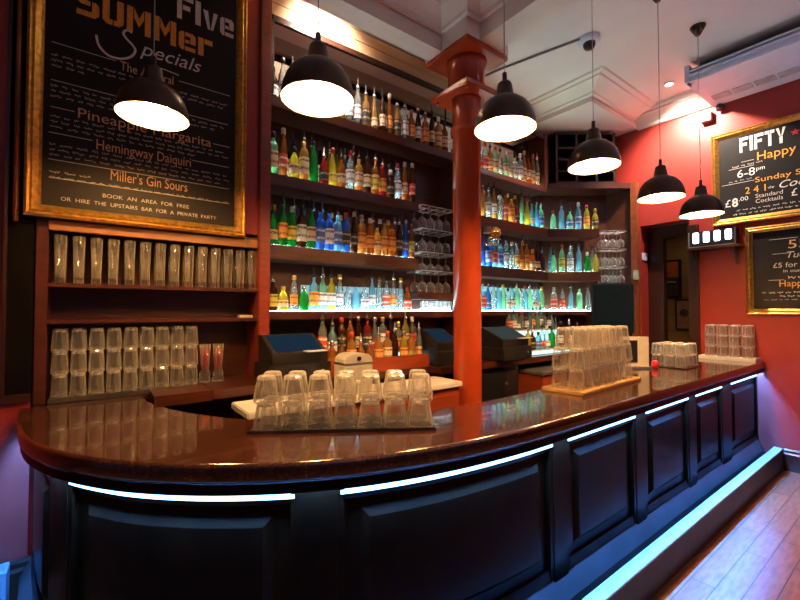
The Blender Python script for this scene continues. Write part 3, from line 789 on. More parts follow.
# ------------------------------------------------------------------ back bar shelving
SZ = [3.03, 2.475, 1.965, 1.49]
b1 = thing('bottle_shelving', 'mahogany bottle shelving between the wooden pilaster and the red column', 'shelving', (0, 0, .97))
def zz(z): return z - .97
MB().box(.975, 2.88, 3.085, 3.11, zz(1.04), zz(3.05)).build('back_panel', MAHOX, b1)
for z, x1, th in [(SZ[0], 2.88, .075), (SZ[1], 2.345, .085), (SZ[2], 2.345, .10), (1.49, 2.80, .06)]:
    MB().box(.978, x1, 2.84, 3.085, zz(z) - th, zz(z)).build('shelf', MAHO, b1, bevel=.004)
MB().box(2.345, 2.80, 2.84, 3.085, zz(1.60), zz(1.655)).build('shelf', MAHO, b1, bevel=.004)
MB().box(2.81, 2.88, 2.84, 3.085, zz(1.04), zz(3.03)).build('upright', MAHO, b1, bevel=.004)
for z, st_ in ((SZ[1], 1.0), (SZ[2], 1.1), (1.49, 1.0)):
    x1 = 2.33 if z > 1.6 else 2.78
    MB().box(1.0, x1, 3.055, 3.07, zz(z) + .001, zz(z) + .013).build('glow_strip', emit('strip_back_%.1f' % st_, (.42, .88, 1.0), SHELF * st_), b1)
    MB().box(1.0, x1, 2.868, 2.918, zz(z) + .0005, zz(z) + .002).build('glow_strip', emit('strip_base_%.1f' % st_, (.66, .90, 1.0), SHELF * st_), b1)
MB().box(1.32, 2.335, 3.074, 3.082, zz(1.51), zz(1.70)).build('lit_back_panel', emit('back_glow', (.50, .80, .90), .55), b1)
# lit stepped display under the lowest shelf level
d = thing('lit_bottle_steps', 'white lit stepped bottle display on the back counter near the pilaster', 'bottle display', (0, 0, 1.032))
MB().box(1.33, 2.26, 2.74, 2.835, 0, .12).box(1.33, 2.26, 2.625, 2.74, 0, .02).build('steps', WORKT, d)
MB().box(1.34, 2.25, 2.734, 2.74, .03, .115).build('lit_riser', emit('riser_glow', (.55, .88, 1.0), 1.6), d)

b2 = thing('bottle_shelving', 'mahogany bottle shelving beyond the red column, turning across the corner', 'shelving', (0, 0, .97))
DD = (4.35, 2.84); DE = (4.84, 2.462); DN = (.61, .79)
MB().box(2.90, 4.62, 3.085, 3.11, zz(1.04), zz(3.05)).build('back_panel', MAHOX, b2)
MB().prism([(4.56, 3.06), (5.21, 2.56), (5.218, 2.60), (4.62, 3.09)], zz(1.04), zz(3.03)).build('back_panel', MAHOX, b2)
for z, th in [(SZ[0] - .06, .06), (SZ[1], .10), (SZ[2] - .005, .11), (1.49, .05)]:
    MB().box(2.90, 4.35, 2.84, 3.085, zz(z) - th, zz(z)).build('shelf', MAHO, b2, bevel=.004)
    if z != SZ[0] - .06:
        MB().prism([DD, DE, (4.98, 2.70), (4.56, 3.04), (4.35, 3.08)], zz(z) - th, zz(z)).build('corner_shelf', MAHO, b2, bevel=.004)
MB().box(5.203, 5.216, 2.245, 2.56, zz(1.04), zz(2.955)).build('side_panel', MAHOX, b2)
MB().prism([DD, (5.13, 2.235), (5.21, 2.235), (5.21, 2.56), (4.56, 3.06), (4.35, 3.08)], zz(2.96), zz(3.03)).build('corner_top', MAHO, b2, bevel=.004)
MB().box(5.135, 5.215, 2.17, 2.24, zz(1.033), zz(3.035)).build('end_panel', mat('end_panel_wood', (.22, .055, .022), .35, var=.25, stretch=(1, 1, 6)), b2, bevel=.004)
MB().box(5.10, 5.135, 2.15, 2.20, zz(1.86), zz(1.97)).build('notice_plate', mat('plate_green', (.34, .42, .33), .5), b2)
MB().box(4.30, 4.37, 2.84, 3.08, zz(2.97), zz(3.62)).build('end_post', MAHO, b2, bevel=.004)
for z, st_ in ((SZ[1], 1.0), (SZ[2] - .005, 1.1), (1.49, 1.6)):
    e = emit('strip_white_%.1f' % st_, (.66, .96, .95), SHELF * st_)
    MB().box(3.0, 4.34, 3.055, 3.07, zz(z) + .001, zz(z) + .013).build('glow_strip', e, b2)
    MB().box(3.0, 4.34, 2.868, 2.918, zz(z) + .0005, zz(z) + .002).build('glow_strip', e, b2)
    MB().prism([(4.50, 3.02), (4.93, 2.69), (4.945, 2.705), (4.515, 3.035)], zz(z) + .001, zz(z) + .013).build('glow_strip', e, b2)
    MB().prism([(4.43, 2.83), (4.84, 2.51), (4.865, 2.545), (4.455, 2.865)], zz(z) + .0005, zz(z) + .002).build('glow_strip', e, b2)
MB().box(3.0, 4.30, 2.868, 2.918, zz(SZ[0] - .06) + .0005, zz(SZ[0] - .06) + .002).build('glow_strip', emit('pendant_glow_strip', (1, .85, .6), 20.0), b2)  # warm strip stands in for the pendant's glow on the top bottles
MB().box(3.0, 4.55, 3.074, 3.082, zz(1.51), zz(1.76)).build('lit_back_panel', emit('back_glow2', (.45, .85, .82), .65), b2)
d2 = thing('lit_bottle_steps', 'white lit stepped bottle display on the back counter past the column', 'bottle display', (0, 0, 1.032))
MB().box(3.50, 4.36, 2.735, 2.835, 0, .25).box(3.62, 4.70, 2.56, 2.735, 0, .04).build('steps', WORKT, d2)
MB().box(3.51, 4.35, 2.729, 2.735, .06, .235).build('lit_riser', emit('riser_glow2', (.55, .95, .95), 1.8), d2)
MB().box(3.63, 4.69, 2.553, 2.56, .005, .035).build('lit_riser', emit('riser_glow2', (.55, .95, .95), 1.8), d2)

# mirror with its black frame
mir = bpy.data.materials.new('mirror_glass'); mir.use_nodes = True
p = mir.node_tree.nodes['Principled BSDF']; p.inputs['Metallic'].default_value = 1; p.inputs['Roughness'].default_value = .03
nz = mir.node_tree.nodes.new('ShaderNodeTexNoise'); rp = mir.node_tree.nodes.new('ShaderNodeValToRGB'); rp.color_ramp.elements[0].color = (.50, .46, .42, 1); rp.color_ramp.elements[1].color = (.58, .54, .50, 1)
mir.node_tree.links.new(nz.outputs['Fac'], rp.inputs[0]); mir.node_tree.links.new(rp.outputs[0], p.inputs['Base Color'])
for (x0, x1, z0, z1, lb) in [(.976, 2.88, 3.05, 3.62, 'wide black framed mirror above the bottle shelves near the menu board'), (2.90, 4.30, 2.985, 3.60, 'black framed mirror behind the top bottles past the red column')]:
    t = thing('wall_mirror', lb, 'mirror', ((x0 + x1) / 2, 3.10, z0))
    w = (x1 - x0) / 2; h = z1 - z0
    MB().box(-w, w, -.03, -.005, 0, h).build('mirror_glass', mir, t)
    MB().box(-w, w, -.262, -.235, h - .05, h).box(-w, -w + .03, -.262, -.235, 0 if x0 < 2 else .02, h).build('frame', DARKW, t, bevel=.004)

# dark rack above the corner shelves
t = thing('ceiling_rack', 'dark open wooden rack standing on top of the corner shelves', 'rack', (4.80, 2.66, 3.03), math.radians(-37))
w = .36
MB().box(-w, w, .10, .12, 0, .62).build('back_panel', DARKW, t)
for x in (-w, -.12, .12, w - .025): MB().box(x, x + .025, -.12, .10, 0, .62).build('upright', DARKW, t)
for z in (0, .14, .28, .42, .595): MB().box(-w, w, -.12, .10, z, z + .022).build('shelf', DARKW, t)

# ------------------------------------------------------------------ back counter and appliances
bc = thing('back_counter', 'mahogany back counter under the bottle shelves, ending at the corner', 'counter', (0, 0, 0))
MB().box(.27, .559, 2.58, 2.826, .97, 1.03).build('worktop', MAHO, bc)
MB().prism([(.56, 2.58), (2.27, 2.58), (2.27, 2.47), (4.40, 2.47), (4.80, 2.13), (5.215, 2.13), (5.215, 3.08), (.56, 3.08)], .97, 1.03).build('worktop', MAHO, bc, bevel=.006)
MB().box(.30, 2.2, 2.74, 3.10, .0, .97).build('base_cabinet', DARKW, bc)
MB().box(4.25, 5.2, 2.66, 3.10, 0, .97).build('base_cabinet', DARKW, bc)
MB().box(1.33, 2.25, 2.59, 2.62, 1.031, 1.135).build('upstand', REDP, bc)
s_ = thing('service_cupboard', 'red wooden service cupboard with white worktop in front of the column', 'cupboard', (0, 0, 0))
MB().box(.66, 2.21, 2.20, 2.49, 0, .925).build('body', REDP, s_, bevel=.004)
MB().box(.645, 2.225, 2.18, 2.495, .926, .965).build('worktop', WORKT, s_, bevel=.006)
for i in range(4): MB().box(.69 + .38 * i, 1.045 + .38 * i, 2.188, 2.199, .10, .88).build('door', REDP, s_, bevel=.004)
f_ = thing('bottle_fridge', 'black under-counter fridge past the red column', 'fridge', (0, 0, 0))
MB().box(2.70, 3.36, 2.53, 2.9, 0, .955).build('body', FRIDGE, f_, bevel=.005)
MB().box(2.73, 3.33, 2.515, 2.53, .06, .92).build('door', FRIDGE, f_, bevel=.004)
MB().box(2.70, 2.72, 2.505, 2.53, .02, .955).build('edge_strip', CHROME, f_)
MB().lathe([(.014, 0), (.014, .01)], 10).build('lock', CHROME, f_, loc=(3.15, 2.515, .80)).rotation_euler = (math.pi / 2, 0, 0)
c_ = thing('ice_cabinet', 'red sided cabinet with steel top beside the black fridge', 'cabinet', (0, 0, 0))
MB().box(3.42, 4.2, 2.30, 2.62, 0, .88).build('body', REDP, c_, bevel=.004)
MB().box(3.40, 4.22, 2.28, 2.64, .88, .91).build('steel_top', CHROME, c_, bevel=.004)

def till(loc, rz, label, w=.40, scr=(.02, .05, .12)):
    t = thing('cash_register', label, 'till', loc, rz, 'tills on the back counter')
    MB().box(-w / 2, w / 2, -.16, .16, 0, .12).build('drawer_base', BLKP, t, bevel=.006)
    MB().add([(-w / 2 + .02, -.14, .12), (w / 2 - .02, -.14, .12), (w / 2 - .02, .14, .12), (-w / 2 + .02, .14, .12), (-w / 2 + .02, -.14, .19), (w / 2 - .02, -.14, .19), (w / 2 - .02, .08, .30), (-w / 2 + .02, .08, .30), (-w / 2 + .02, .14, .30), (w / 2 - .02, .14, .30)],
             [[0, 1, 5, 4], [4, 5, 6, 7], [7, 6, 9, 8], [8, 9, 2, 3], [0, 3, 2, 1], [0, 4, 7, 8, 3], [1, 2, 9, 6, 5]]).build('body', BLKP, t, bevel=.004)
    # slanted touch screen lying on the sloped face
    n = Vector((0, -.11, .22)).normalized() * .004
    q = [Vector(v) + n for v in [(-w / 2 + .05, -.125, .1975), (w / 2 - .05, -.125, .1975), (w / 2 - .05, .065, .2925), (-w / 2 + .05, .065, .2925)]]
    MB().add([tuple(v) for v in q] + [tuple(v - n * .8) for v in q], [[0, 1, 2, 3], [4, 5, 6, 7], [0, 1, 5, 4], [1, 2, 6, 5], [2, 3, 7, 6], [3, 0, 4, 7]]).build('screen', emit('till_screen_%.3f' % scr[2], scr, 1.0), t)
    MB().lathe([(.012, 0), (.012, .008)], 10).build('lock', CHROME, t, loc=(w * .35, -.16, .06)).rotation_euler = (math.pi / 2, 0, 0)
    MB().box(w * .05, w * .40, -.20, -.06, .195, .20).build('receipt', WORKT, t) if w > .35 else None
    return t
till((1.09, 2.675, 1.032), 0, 'black till with blue lit screen next to the wooden pilaster', .42, (.010, .024, .045))
till((2.43, 2.68, 1.032), 0, 'black till with bluish screen beside the red column', .30, (.010, .030, .045))
till((3.20, 2.585, 1.032), math.radians(8), 'black till with slanted grey screen past the red column', .52, (.04, .05, .05))

t = thing('monitor', 'black flat monitor standing below the hanging stemware at the corner', 'monitor', (4.90, 2.35, 1.032), math.radians(-37))
MB().box(-.10, .10, -.06, .06, 0, .015).box(-.02, .02, -.01, .01, .015, .25).build('stand', BLKP, t)
MB().box(-.25, .25, -.015, .015, .20, .78).build('bezel', BLKP, t, bevel=.005)
MB().box(-.235, .235, -.019, -.015, .215, .765).build('screen', mat('screen_dark', (.006, .012, .016), .12), t)
MB().lathe([(.12, 0), (.115, .03), (.08, .06), (.035, .068)], 24).build('blue_bowl', mat('blue_enamel', (.03, .13, .35), .25), None)
o = bpy.data.objects['blue_bowl']; o.location = (4.56, 2.43, 1.031); tag(o, 'shallow blue upturned bowl on the counter before the black monitor', 'bowl')

t = thing('napkin_dispenser', 'brushed steel napkin dispenser on the service cupboard behind the tumblers', 'dispenser', (1.36, 2.32, .965))
DISP = mat('dispenser_metal', (.60, .55, .46), .42, metal=.25, var=.08)
pf = [(-.105, 0), (.105, 0), (.105, .20), (.098, .228), (.075, .248), (.04, .256), (-.04, .256), (-.075, .248), (-.098, .228), (-.105, .20)]
MB().add([(x, -.07, z) for x, z in pf] + [(x, .07, z) for x, z in pf], [list(range(10))[::-1], list(range(10, 20))] + [[i, (i + 1) % 10, 10 + (i + 1) % 10, 10 + i] for i in range(10)]).build('casing', DISP, t, bevel=.004)
MB().box(-.108, .108, -.074, .074, .19, .20).build('lid_seam', CHROME, t)
MB().box(-.055, .055, -.078, -.07, .07, .085).build('napkin', WORKT, t)
MB().lathe([(.014, 0), (.014, .008)], 12).build('lock', BLKP, t, loc=(0, -.07, .225)).rotation_euler = (math.pi / 2, 0, 0)
t = thing('menu_holder', 'pale grey menu stand on the bar between the glass trays', 'menu holder', (3.72, 1.60, 1.0), math.radians(-37))
MB().box(-.12, .12, .0, .03, 0, .27).build('panel', CREAMT, t, bevel=.003)
MB().box(-.13, .13, -.04, .06, 0, .02).build('foot', CHROME, t, bevel=.003)
MB().box(-.10, .02, -.006, .0, .05, .24).build('dark_card', BLKP, t)
tag(MB().lathe([(.025, 0), (.028, .03), (.024, .06), (.02, .065)], 16, c=(3.86, 1.50, 1.0)).build('candle_holder', mat('red_glow_glass', (.75, .04, .06), .3)), 'small red candle glass at the foot of the menu stand', 'candle')
t = thing('bar_tap', 'slender steel beer tap behind the three tier tumbler stack', 'tap', (3.55, 1.62, 1.0))
MB().lathe([(.03, 0), (.03, .01), (.012, .02), (.012, .17), (.03, .185), (.034, .21), (.02, .225)], 14).build('stem', CHROME, t)
tag(MB().lathe([(.03, 0), (.032, .11), (.016, .13), (.016, .15)], 14, c=(4.62, 1.60, 1.0)).build('bottle_stopper_jar', glass('teal_glass', (.35, .8, .9), body=.4)), 'small blue lit jar behind the low tray of tumblers', 'jar')
tag(MB().box(.80, .89, 2.90, 2.96, 1.447, 1.465).build('card_pack', CREAMT, bevel=.003), 'small white pack lying on the empty middle shelf', 'pack')

# ------------------------------------------------------------------ glassware
def tumbler_mesh(h, r0, r1, seg=12, material=TUMB, name='tumbler'):
    """inverted tumbler: rim (r1) down, thick base (r0) up"""
    mb = MB()
    mb.lathe([(r1, .0), (r1, .006), (r1 * .97, h * .25), ((r0 + r1) / 2, h * .5), (r0, h * .86), (r0 * .97, h * .95), (r0 * .84, h), (.0005, h * .99)], seg, cap0=False, cap1=False, smooth=False)
    mb.lathe([(r0 * .93, h * .865), (.0005, h * .875)], seg, cap0=False, cap1=False)
    o = mb.build(name, material)
    o.data.materials.append(TGLINT)
    for p_ in o.data.polygons:
        if p_.center.z > h * .862 or p_.center.z < .0045: p_.material_index = 1
    o.location = (0, 0, -10)
    return o
def place(o, loc, label, cat, group, used, rz=None, scale=None):
    """first call uses the prototype itself, later calls copy it"""
    if o.name not in used: used.add(o.name); r = o
    else: r = o.copy(); COL.objects.link(r)
    r.location = loc; r.rotation_euler = (0, 0, R.uniform(0, .5) if rz is None else rz)
    if scale: r.scale = scale
    tag(r, label, cat, group); return r
USED = set()

# tray of rocks tumblers on the near counter
a = Vector((.511, 1.69, 1.0)); b = Vector((1.138, 1.288, 1.0)); ax = (b - a).normalized(); ay = Vector((-ax.y, ax.x, 0)); ang = math.atan2(ax.y, ax.x); Ltr = (b - a).length
t = thing('glass_tray', 'thin steel tray under two rows of tumblers at the near bend of the bar', 'tray', tuple(a), ang)
MB().box(-.01, Ltr + .01, -.005, .225, 0, .007).build('plate', TRAYM, t, bevel=.002)
MB().box(-.012, Ltr + .012, -.008, -.003, 0, .014).box(-.012, Ltr + .012, .223, .228, 0, .014).build('lip', TRAYM, t)
tb = tumbler_mesh(.108, .039, .052, 12)
for lv in range(2):
    for j in range(2):
        for i in range(7):
            p = a + ax * (.05 + .1085 * i) + ay * (.054 + .110 * j) + Vector((0, 0, .0085 + .1092 * lv))
            place(tb, p, f'{ORD[i]} upturned rocks tumbler from the menu board end, {"top" if lv else "bottom"} level, {"front" if j == 0 else "back"} row, near tray', 'glass', 'tumblers on the near tray', USED)

# wooden tray with three levels
a = Vector((2.257, 1.256, 1.0)); b = Vector((3.13, 1.305, 1.0)); ax = (b - a).normalized(); ay = Vector((-ax.y, ax.x, 0)); ang = math.atan2(ax.y, ax.x); Ltr = (b - a).length
t = thing('glass_tray', 'pale wooden tray board under the tall stack of tumblers', 'tray', tuple(a), ang)
MB().box(0, Ltr, 0, .265, 0, .022).build('board', TRAYW, t, bevel=.004)
tb2 = tumbler_mesh(.122, .038, .047, 10)
for lv in range(3):
    for j in range(2):
        for i in range(8 if lv < 2 else 7):
            p = a + ax * (.075 + .1025 * i + (.05 if lv == 2 else 0)) + ay * (.075 + .108 * j) + Vector((0, 0, .0225 + .1225 * lv))
            place(tb2, p, f'{ORD[i]} tumbler from the near end, {["bottom", "middle", "top"][lv]} level, {"front" if j == 0 else "back"} row, wooden board stack', 'glass', 'tumblers on the wooden tray', USED)

# low far tray
a = Vector((3.97, 1.31, 1.0)); ax = Vector((1, 0, 0)); ay = Vector((0, 1, 0))
t = thing('glass_tray', 'dark low tray under the two level tumblers near the far end', 'tray', tuple(a), 0)
MB().box(-.01, .36, -.01, .30, 0, .010).build('plate', DARKW, t, bevel=.003)
tb3 = tumbler_mesh(.098, .035, .042, 10)
for lv in range(2):
    for j in range(3):
        for i in range(4):
            p = a + ax * (.045 + .087 * i) + ay * (.05 + .092 * j) + Vector((0, 0, .0105 + .0985 * lv))
            place(tb3, p, f'{ORD[i]} tumbler along the bar, {"top" if lv else "bottom"} level, {["front", "middle", "rear"][j]} row, dark far tray', 'glass', 'tumblers on the dark far tray', USED)

# tall glasses on the raised mat at the wall
t = thing('bar_mat', 'pale raised drip mat under tall glasses against the red wall', 'mat', (5.02, 1.08, 1.0))
MB().box(0, .18, 0, .46, 0, .035).build('mat_body', WORKT, t, bevel=.004)
tb4 = tumbler_mesh(.105, .036, .042, 10)
for lv in range(3):
    for j in range(2):
        for i in range(4):
            p = (5.06 + .09 * j, 1.15 + .1 * i + (.0 if lv < 2 else .0), 1.0355 + .1055 * lv)
            if lv < 3: place(tb4, p, f'{ORD[3 - i]} tall glass from the doorway, {["bottom", "middle", "top"][lv]} level, {"outer" if j == 0 else "wall side"} column, drip mat', 'glass', 'glasses on the drip mat', USED)

# left shelf unit: three levels of tumblers, pints above
t = thing('glass_tray', 'grey steel tray under the tumblers in the mahogany shelf unit', 'tray', (-.19, 2.845, 1.0))
MB().box(0, .74, 0, .22, 0, .030).build('plate', TRAYM, t, bevel=.004)
tb5 = tumbler_mesh(.122, .033, .0385, 10)
for lv in range(3):
    for j in range(2):
        for i in range(9):
            p = (-.145 + .081 * i, 2.892 + .085 * j, 1.0305 + .1225 * lv)
            place(tb5, p, f'{ORD[i]} tumbler from the outer side, {["bottom", "middle", "top"][lv]} level, {"front" if j == 0 else "back"} row, mahogany shelf unit', 'glass', 'tumblers in the shelf unit', USED)
pg = MB()
pg.lathe([(.020, 0), (.0225, .004), (.023, .03), (.024, .10), (.027, .20), (.0295, .262), (.0285, .262), (.026, .19), (.021, .04), (.0005, .035)], 14, cap1=False)
pgo = pg.build('pint_glass', PINT); pgo.location = (0, 0, -10)
for j in range(2):
    for i in range(14):
        place(pgo, (-.150 + .079 * i, 2.885 + .095 * j, 1.646), f'{ORD[i]} tall slim pint glass from the outer side, {"front" if j == 0 else "back"} row, top shelf of unit', 'glass', 'pint glasses on the shelf unit', USED)
# two boot shaped beer glasses
for i, x in enumerate((.585, .665)):
    t = thing('boot_glass', f'{["outer", "inner"][i]} of two footed beer glasses with red streaks beside the shelved tumblers', 'glass', (x, 2.90, 1.031), 0, 'footed beer glasses')
    MB().lathe([(.034, 0), (.038, .008), (.03, .03), (.034, .05), (.026, .075)], 16, cap1=False).build('foot', FINE, t)
    MB().lathe([(.022, .075), (.026, .12), (.034, .245), (.032, .245), (.021, .09)], 16, cap0=False, cap1=False).build('bowl', PINT, t)
    MB().lathe([(.0225, .085), (.027, .15), (.031, .225)], 12, cap0=False, cap1=False).build('red_lining', glass('red_lining_glass', (.75, .12, .12), body=.35), t)

# wine glasses hanging from racks
def stem_proto():
    t = thing('wine_glass', 'x', 'glass', (0, 0, -10), 0, 'g')
    k = [MB().lathe([(.036, 0), (.034, -.004), (.006, -.010)], 16, cap1=False).build('foot', FINE, t),
         MB().lathe([(.004, -.008), (.0035, -.05), (.0045, -.085)], 8, cap0=False, cap1=False).build('stem', FINE, t),
         MB().lathe([(.005, -.083), (.028, -.098), (.040, -.125), (.041, -.145), (.035, -.178)], 16, cap0=False, cap1=False).build('bowl', FINE, t)]
    KIDS[t.name] = k
    return t
WG = stem_proto(); WG_used = [False]
def hang(loc, label, group):
    if not WG_used[0]:
        WG_used[0] = True; WG.location = loc; WG['label'] = label; WG['group'] = group; return
    dup(WG, loc, 0, label, group)
def rack(loc, w, dpt, rz, label):
    t = thing('glass_rack', label, 'rack', loc, rz, 'stemware racks')
    f = MB()
    for y in (0, dpt): f.tube([(0, y, 0), (w, y, 0)], .005, 6)
    for x in (0, w): f.tube([(x, 0, 0), (x, dpt, 0)], .005, 6)
    f.build('frame', CHROME, t)
    n = int(w / .09)
    for i in range(n + 1):
        x = w * i / n
        MB().tube([(x, 0, -.012), (x, dpt, -.012)], .004, 6).build('rail', CHROME, t)
    return t
for lv, z in enumerate((2.46, 2.245, 2.03, 1.86)):
    rack((2.37, 2.83, z), .40, .22, 0, f'{["topmost", "second", "third", "lowest"][lv]} of the wire stemware racks beside the red column')
    for j in range(2):
        for i in range(4):
            hang((2.42 + .10 * i, 2.885 + .11 * j, z - .013), f'{ORD[i]} hanging wine glass from the bottle shelves, {"front" if j == 0 else "back"} row, {["topmost", "second", "third", "lowest"][lv]} rack by column', 'wine glasses by the column')
ca, sa = math.cos(math.radians(-37)), math.sin(math.radians(-37))
for lv, z in enumerate((2.45, 2.23, 2.02)):
    o = (4.85, 2.43)
    rack((o[0], o[1], z), .28, .18, math.radians(-37), f'{["upper", "middle", "lower"][lv]} wire stemware rack by the end panel at the doorway')
    for j in range(2):
        for i in range(3):
            lx, ly = .045 + .095 * i, .045 + .09 * j
            hang((o[0] + lx * ca - ly * sa, o[1] + lx * sa + ly * ca, z - .013), f'{ORD[i]} hanging wine glass from the corner bottles, {"front" if j == 0 else "back"} row, {["upper", "middle", "lower"][lv]} doorway rack', 'wine glasses by the doorway')
# short glasses glowing on the lit shelf beneath the stemware
sg = MB().lathe([(.018, 0), (.020, .004), (.026, .09), (.0245, .09), (.018, .012), (.0, .012)], 12, cap1=False).build('shot_glass', FINE); sg.location = (0, 0, -10)
for i in range(7): place(sg, (2.44 + .056 * i, 2.90, 1.4935), f'{ORD[i]} short glass from the bottles on the blue lit shelf below the wine glasses', 'glass', 'short glasses on the lit shelf', USED)

# ------------------------------------------------------------------ bottles
SHAPES = {
    'round': ([(.036, 0), (.039, .006), (.039, .175), (.034, .205), (.017, .235), (.0145, .25), (.0145, .285)], 0, 14, .285, (.05, .15)),
    'square': ([(.034, 0), (.036, .006), (.036, .18), (.031, .20), (.015, .215), (.014, .225), (.014, .27)], .75, 16, .27, (.04, .15)),
    'slender': ([(.029, 0), (.032, .006), (.032, .20), (.026, .24), (.014, .28), (.013, .30), (.013, .335)], 0, 14, .335, (.06, .16)),
    'squat': ([(.038, 0), (.0425, .008), (.043, .11), (.037, .145), (.018, .17), (.016, .18), (.016, .215)], 0, 14, .215, (.03, .10)),
    'flared': ([(.044, 0), (.046, .008), (.036, .12), (.026, .18), (.016, .22), (.014, .24), (.014, .28)], 0, 14, .28, (.03, .10)),
    'shouldered': ([(.034, 0), (.037, .006), (.041, .19), (.038, .215), (.018, .235), (.0145, .245), (.0145, .29)], 0, 14, .29, (.04, .16)),
}
def rad_at(prof, z):
    for (r0, z0), (r1, z1) in zip(prof, prof[1:]):
        if z0 <= z <= z1: return r0 + (r1 - r0) * (z - z0) / max(1e-6, z1 - z0)
    return prof[-1][0]
PROTO = {}
def bottle(loc, shape, colour, lab, label, group, zs=1.0, cap=None, pour=None):
    cap = R.randrange(5) if cap is None else cap; pour = (R.random() < .55) if pour is None else pour
    key = (shape, colour, lab, cap, pour)
    if key in PROTO:
        r = dup(PROTO[key], loc, R.uniform(-.12, .12), label, group)
    else:
        prof, sq, seg, h, (l0, l1) = SHAPES[shape]
        prof = [(a * .87, b) for a, b in prof]
        r = thing('bottle', label, 'bottle', loc, R.uniform(-.12, .12), group)
        k = [MB().lathe(prof, seg, square=sq).build('glass_body', BOT[colour], r)]
        if lab:
            lp = [(rad_at(prof, l0 + (l1 - l0) * i / 3) + .0012, l0 + (l1 - l0) * i / 3) for i in range(4)]
            k.append(MB().lathe(lp, seg, square=sq, cap0=False, cap1=False).build('paper_label', LAB[lab], r))
        if pour:
            k.append(MB().lathe([(.016, h - .012), (.016, h + .012), (.006, h + .02), (.0045, h + .07)], 10).build('pourer', CAPS[1 if cap in (1, 4) else 0], r))
        else:
            k.append(MB().lathe([(.0165, h - .03), (.0165, h + .008), (.012, h + .012)], 10).build('cap', CAPS[cap], r))
        KIDS[r.name] = k; PROTO[key] = r
    r.scale = (1, 1, zs)
    return r
def row(n, x0, x1, y, z, where, group, pal, shapes=None, zs=(1.0, 1.16), pts=None, mx=None):
    mx = mx or (.425 if z > 2.2 and z < 2.6 else .395 if z > 1.9 and z < 2.2 else .345 if z < 1.6 else .45)
    for i in range(n):
        if pts: px_, py_ = pts[i]
        else: px_ = x0 + (x1 - x0) * i / max(1, n - 1) + R.uniform(-.002, .002); py_ = y + R.uniform(-.006, .006)
        e = pal[i % len(pal)] if pal and pal[0] != '*' else R.choice(pal[1:])
        colour, lab, shp = (list(e) + [None])[:3]
        shp = shp or R.choice(shapes or ['round', 'square', 'slender', 'round', 'shouldered', 'flared', 'squat'])
        lbl = f'{colour} bottle{" with " + lab + " label" if lab else ""}, {ORD[i]} {where}'
        top = SHAPES[shp][3] + .072
        bottle((px_, py_, z + .003), shp, colour, lab, lbl, group, min(R.uniform(*zs), mx / top))
WARM = ['*', ('amber', 'cream'), ('dark brown', 'cream'), ('honey', 'cream'), ('amber', 'orange'), ('clear', 'white'), ('dark brown', 'white'), ('honey', 'black')]
MIX = ['*', ('amber', 'cream'), ('green', 'cream'), ('clear', 'white'), ('yellow', None), ('dark brown', 'white'), ('honey', 'orange'), ('red', 'black'), ('clear', 'red')]
COOL = ['*', ('clear', 'white'), ('pale blue', 'white'), ('clear', None), ('pale green', None), ('pale blue', None), ('clear', 'red'), ('clear', 'blue'), ('clear', 'orange')]
CORN = ['*', ('pale green', None), ('pale blue', 'white'), ('clear', None), ('yellow', None), ('pale green', 'yellow'), ('green', 'yellow'), ('pale blue', 'blue')]

# bay beside the pilaster
row(18, 1.33, 2.72, 2.905, SZ[0], 'along the mirror shelf, pilaster bay', 'bottles on the mirror shelf', WARM)
row(4, 1.03, 1.25, 2.93, SZ[0], 'from the pilaster on the mirror shelf', 'bottles on the mirror shelf', [('dark brown', 'white'), ('clear', 'white'), ('honey', 'cream'), ('clear', None)])
row(17, 1.02, 2.305, 2.893, SZ[1], 'from the pilaster, upper shelf front row', 'upper shelf bottles by the pilaster',
    [('pale green', 'cream', 'square'), ('amber', 'red', 'slender'), ('yellow', 'cream', 'squat'), ('honey', 'cream', 'square'), ('green', None, 'round'), ('red', 'black', 'squat'), ('yellow', 'yellow', 'flared'), ('amber', 'cream', 'squat'), ('clear', 'white', 'round'),
     ('honey', 'cream', 'square'), ('dark brown', 'cream', 'round'), ('amber', 'yellow', 'shouldered'), ('red', 'orange', 'square'), ('dark brown', 'black', 'squat'), ('clear', 'white', 'round'), ('amber', 'cream', 'slender'), ('dark brown', 'red', 'slender')])
row(17, 1.06, 2.27, 2.985, SZ[1], 'from the pilaster, upper shelf back row', 'upper shelf bottles by the pilaster', MIX, ['slender', 'round', 'shouldered'], (1.05, 1.12))
row(18, 1.02, 2.305, 2.893, SZ[2], 'from the pilaster, middle shelf front row', 'middle shelf bottles by the pilaster',
    [('green', 'cream', 'squat'), ('green', 'orange', 'round'), ('green', 'yellow', 'round'), ('dark brown', 'white', 'square'), ('green', 'cream', 'round'), ('blue', 'blue', 'square'), ('blue', 'white', 'square'), ('pale blue', 'blue', 'square'), ('blue', 'black', 'round'), ('dark brown', 'black', 'slender'),
     ('honey', 'orange', 'square'), ('amber', 'orange', 'round'), ('honey', 'cream', 'squat'), ('honey', 'orange', 'round'), ('amber', 'orange', 'square'), ('dark brown', 'black', 'round'), ('blue', 'blue', 'slender'), ('amber', 'yellow', 'slender')])
row(16, 1.06, 2.26, 2.985, SZ[2], 'from the pilaster, middle shelf back row', 'middle shelf bottles by the pilaster', MIX, ['slender', 'round'], (1.05, 1.12))
row(4, 1.03, 1.27, 2.905, SZ[3], 'from the pilaster on the cyan lit shelf', 'bottles on the cyan lit shelf', [('dark brown', 'yellow', 'square'), ('yellow', 'cream', 'squat'), ('clear', 'orange', 'slender'), ('green', None, 'squat')], zs=(.75, .9))
